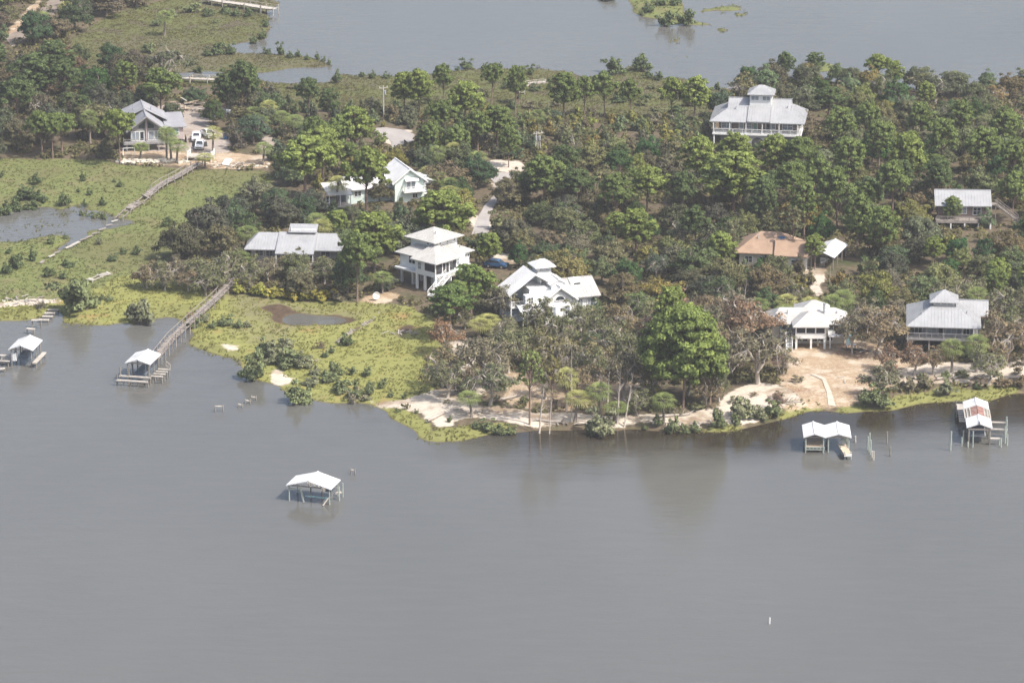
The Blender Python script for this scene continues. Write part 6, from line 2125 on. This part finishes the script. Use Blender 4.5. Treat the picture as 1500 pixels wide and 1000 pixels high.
for x, y, h, w, bx, by in cand:
    r = random.random()
    tone = float(vnoise(x, y, 26, 41))
    front = by > 440 and bx > 640
    if by > 470 and bx > 640:
        c = random.choice([GREYB, OAK_O, BROWN, OAK_O])
    elif bx < 400 and by < 260:
        c = random.choice([OAK_D, OAK_D, OAK_G, (.10, .088, .06)])
    elif tone > .25:
        c = random.choice([OAK_G, OAK_D, OAK_D])
    elif tone < -.3:
        c = random.choice([OAK_O, OAK_O, OAK_G, OAK_G, OAK_Y])
    else:
        c = random.choice([OAK_G, OAK_O, OAK_G, OAK_D, OAK_Y] if r < .99 else [BROWN])
    j = [random.uniform(.85, 1.15) for _ in range(3)]
    c = tuple(a * b for a, b in zip(c, j))
    if (front and by > 470) or (r > .93 and n_thin < 60):
        n_thin += 1
        plant('thinoak', x, y, h, w, c, 'withered_oak', desc='thin oak')
    elif h < 4.6:
        plant('bush', x, y, h, w, c, 'scrub_oak', desc='forest shrub')
    elif r < .10:
        plant('pine', x, y, h * 1.15, w * .8, random.choice([PINE_M, PINE_D, PINE_B]), 'pine_tree', desc='pine')
    elif r < .24:
        plant('oak', x, y, h * 1.05, w * .8, tuple(a * b for a, b in zip(CEDAR, j)), 'cedar_tree', desc='cedar')
    else:
        plant('oak', x, y, h, w, c, 'oak_tree', desc='oak')

LANDMARKS = [  # px, phrase (used with: behind / in front of / beside)
    (217, 190, 'the grey gabled house'), (1115, 165, 'the cupola house'), (600, 265, 'the pale green gabled house'), (500, 285, 'the white porch wing'), (428, 350, 'the low metal roofed house'), (632, 380, 'the white house on stilts'),
    (805, 430, 'the arched window house'), (1187, 475, 'the white bungalow'), (1390, 470, 'the pyramid roofed house'), (1132, 355, 'the tan roofed house'), (1217, 370, 'the open metal carport'), (1440, 310, 'the outside stair house'),
    (575, 200, 'the curved road'), (733, 275, 'the paved road end'), (288, 200, 'the parked white pickups'), (48, 30, 'the dirt road'), (300, 450, 'the long pier'), (450, 462, 'the dark tidal pool'), (60, 330, 'the flooded marsh pond'), (240, 265, 'the broken boardwalk'), (990, 25, 'the lake islet'), (1220, 580, 'the white sand footpath'),
    (700, 600, 'the sandy point'), (562, 150, 'the lone utility pole'), (787, 212, 'the transformer poles'), (430, 85, 'the grassy spit'), (900, 105, 'the lake shore'), (1432, 600, 'the red patched boathouse'), (290, 115, 'the creek footbridge'), (330, 510, 'the white sand spot'), (1003, 540, 'the tallest pine')]
SHADE = lambda c: 'bright green' if c[1] > .125 and c[1] > c[0] * 1.15 and c[2] < .07 else 'dark green' if c[1] < .095 and c[1] >= c[0] * 1.05 else 'rusty brown' if c[0] > c[1] * 1.35 else 'brown' if c[0] > c[1] * 1.15 else 'grey green' if c[2] > .06 else 'olive green'
DESC = {'pine': ('pine', 'pine tree'), 'sparse pine': ('thinly needled pine', 'pine tree'), 'oak': ('oak', 'oak tree'), 'thin oak': ('withered oak', 'withered oak'), 'cedar': ('cedar', 'cedar tree'), 'palm': ('palm', 'palm tree'), 'dead tree': ('bare dead tree', 'dead tree'),
        'shrub': ('shrub', 'shrub'), 'bare shrub': ('thin dry brush', 'dry brush'), 'palmetto shrub': ('low palmetto shrub', 'shrub'), 'forest shrub': ('low scrub oak', 'scrub oak')}
ORD = ['first', 'second', 'third', 'fourth', 'fifth', 'sixth', 'seventh', 'eighth', 'ninth', 'tenth', 'eleventh', 'twelfth']
buckets = {}
for p in PLANTED:
    p['px'] = to_px(p['x'], p['y'], p['z'])
    if p['label']:
        continue
    lm = min(LANDMARKS, key=lambda l: (l[0] - p['px'][0]) ** 2 + ((l[1] - p['px'][1]) * 1.6) ** 2)
    dx, dy = p['px'][0] - lm[0], p['px'][1] - lm[1]
    rel = ('to the right of' if dx > 0 else 'to the left of') if abs(dx) > abs(dy) * 1.3 else ('in front of' if dy > 0 else 'behind')
    far = 'close ' if math.hypot(dx, dy * 1.6) < 75 else ''
    word, p['cat'] = DESC[p['desc']]
    shade = 'pale' if p['proto'] == 'snag' else ('yellow green' if p['col'][0] > .18 and p['col'][2] < .09 else SHADE(p['col']))
    p['group'] = p['group'] or p['cat'] + 's ' + ('in the wood' if p['cat'] != 'shrub' else 'about the marsh and shore')
    big = ''
    if p['proto'] in ('oak', 'thinoak', 'pine', 'bush'):
        ref = {'oak': 6.6, 'thinoak': 7.5, 'pine': 10.4, 'bush': 2.0}[p['proto']]
        big = 'large ' if p['h'] > ref * 1.1 else 'small ' if p['h'] < ref * .9 else 'middling '
    buckets.setdefault((big + shade + ' ' + word, far + rel + ' ' + lm[2]), []).append(p)
for (what, where), ps in buckets.items():
    ps.sort(key=lambda p: p['px'][0])
    for i, p in enumerate(ps):
        if len(ps) == 1:
            p['label'] = what + ' ' + where
        elif len(ps) <= 8:
            n = 'leftmost' if i == 0 else 'rightmost' if i == len(ps) - 1 else ORD[i] + '-from-left'
            p['label'] = n + ' ' + what + ' ' + where.replace(' the ', ' ')
        else:
            p['label'] = what + ' ' + where


def make_planted():
    gidx = {}
    for p in PLANTED:
        pr = PROTO[p['proto']]
        i = random.randrange(len(pr))
        t = thing(p['name'], p['label'], p['cat'], (p['x'], p['y'], p['z']), random.uniform(0, 6.283), p['group'])
        sx = p['w'] / PROTO_W[p['proto']]
        t.scale = (sx, sx * random.uniform(.92, 1.08), p['h'] / PROTO_H[p['proto']])
        if p['lean']:
            t.rotation_euler = (0, p['lean'], t.rotation_euler[2])
        for me in pr[i]:
            if me is None:
                continue
            c = bpy.data.objects.new(me.name.split('.')[0], me)
            COL.objects.link(c)
            c.parent = t
            j = random.uniform(.92, 1.08)
            j *= FOL
            c.color = (p['col'][0] * j, p['col'][1] * j, p['col'][2] * j, 1)


make_planted()


# ---- what nobody could count: undergrowth, marsh grass
def scatter_stuff():
    g = np.random.default_rng(5)
    # undergrowth below the trees
    P = []
    n = 0
    X = g.uniform(-150, 150, 110000)
    Y = g.uniform(590, 955, 110000)
    fm = _grid(fmask, X, Y) > .8
    sm = (_grid(bare.astype(float), X, Y) < .2)
    keep = fm & sm & (vnoise(X, Y, 7, 21) + .6 * vnoise(X, Y, 2.5, 22) > -.25)
    X, Y = X[keep][:19000], Y[keep][:19000]
    d2 = np.full(len(X), 1e9)
    for i in range(0, len(road_pts), 3):
        d2 = np.minimum(d2, (X - road_pts[i, 0]) ** 2 + (Y - road_pts[i, 1]) ** 2)
    k = d2 > 2.2
    for (c, r) in PADS:
        k &= (X - c[0]) ** 2 + (Y - c[1]) ** 2 > (r * .72) ** 2
    X, Y = X[k], Y[k]
    Z = _grid(GZ, X, Y)
    for x, y, z in zip(X, Y, Z):
        r = g.uniform(.5, 1.1)
        q, t, N = leaves(g, np.array([x, y, z + r * .35]), r, 13, .40, .8, .4, 1.4, .3)
        P.append((q, np.clip(t + g.normal() * .15, 0, 1), N))
    o = bpy.data.objects.new('undergrowth', leaf_mesh('undergrowth', P))
    o.color = (.175, .165, .085, 1)
    COL.objects.link(o)
    kind(o, 'stuff', 'tangled low undergrowth under the trees')

    def grass(name, mask, n, hgt, col, label, wid=.07):
        X = g.uniform(GX0 + 5, GX1 - 5, n * 12)
        Y = g.uniform(GY0, 960, n * 12)
        k = (g.random(n * 12) < _grid(mask.astype(float), X, Y))
        X, Y = X[k][:n], Y[k][:n]
        Z = _grid(GZ, X, Y)
        m = len(X)
        Q, T = [], []
        for rep in range(3):
            a = .9 * g.normal(size=m) - .25          # blown over by the wind, away from the river
            h = hgt * g.uniform(.55, 1.15, m) * (1 + .35 * vnoise(X, Y, 6, 31))
            la = a + np.pi / 2 + .25 * g.normal(size=m)
            lean = np.stack([np.cos(la), np.sin(la)], -1) * (h * g.uniform(.7, 1.5, m))[:, None]
            bx, by = X + g.normal(size=m) * .2, Y + g.normal(size=m) * .2
            w = wid * g.uniform(.8, 1.6, m) * 2.2
            dx, dy = np.cos(a) * w, np.sin(a) * w
            z0 = np.maximum(Z, -.25) - .05
            tip = np.stack([bx + lean[:, 0], by + lean[:, 1], z0 + h], -1)
            mid = np.stack([bx + lean[:, 0] * .4, by + lean[:, 1] * .4, z0 + h * .55], -1)
            e = np.stack([dx, dy, np.zeros(m)], -1)
            b0 = np.stack([bx, by, z0], -1)
            Q.append(np.stack([b0 - e * .5, mid - e * .8, tip, mid + e * .8], 1))
            T.append(np.clip(.55 + .14 * g.normal(size=m) + .25 * vnoise(X, Y, 5, 33), 0, 1))
        o = bpy.data.objects.new(name, leaf_mesh(name, [(np.concatenate(Q), np.concatenate(T))], GRASSM))
        o.color = (*col, 1)
        COL.objects.link(o)
        kind(o, 'stuff', label)
    nb = ~bare & ~mud
    rim = (blur(land.astype(float), 3) > .12)
    grass('marsh_grass', m_marsh_f & nb & land & ~bright, 15000, .30, (.212, .215, .078), 'yellow green marsh grass around the dark tidal pool')
    grass('cordgrass', bright & rim & ~sand, 10000, .42, (.185, .185, .07), 'bright green cordgrass along the water edge')
    grass('marsh_grass', m_marsh_l & nb & land, 13000, .26, (.158, .172, .075), 'olive marsh grass on both sides of the broken boardwalk')
    grass('marsh_grass', (m_marsh_u | m_scrub) & nb & land, 18000, .32, (.14, .135, .065), 'dull olive marsh grass by the lake')
    grass('marsh_grass', m_isl & nb, 5000, .5, (.15, .165, .07), 'green marsh grass on the lake islets')
    wet = (blur(pond.astype(float), 1) > .5) & (vnoise(GXX, GYY, 6, 51) > .15) & (GYY > 660)
    grass('marsh_grass', wet, 2500, .6, (.13, .135, .06), 'thin grass standing in the flooded pond')


scatter_stuff()
# ------------------------------------------------------------------ the air
def make_haze():
    m = bpy.data.materials.new('haze')
    m.use_nodes = True
    t = m.node_tree
    t.nodes.clear()
    out = t.nodes.new('ShaderNodeOutputMaterial')
    v = t.nodes.new('ShaderNodeVolumePrincipled')
    v.inputs['Color'].default_value = (.92, .94, .98, 1)
    v.inputs['Density'].default_value = .00010
    v.inputs['Anisotropy'].default_value = .1
    t.links.new(v.outputs[0], out.inputs['Volume'])
    mb = MB()
    mb.box(-9500, 9500, -2500, 16500, -2.0, CAMH + 4)
    o = mb.build('haze', m)
    kind(o, 'stuff', 'thin pale summer haze over the estuary')
    m.cycles.homogeneous_volume = True


make_haze()
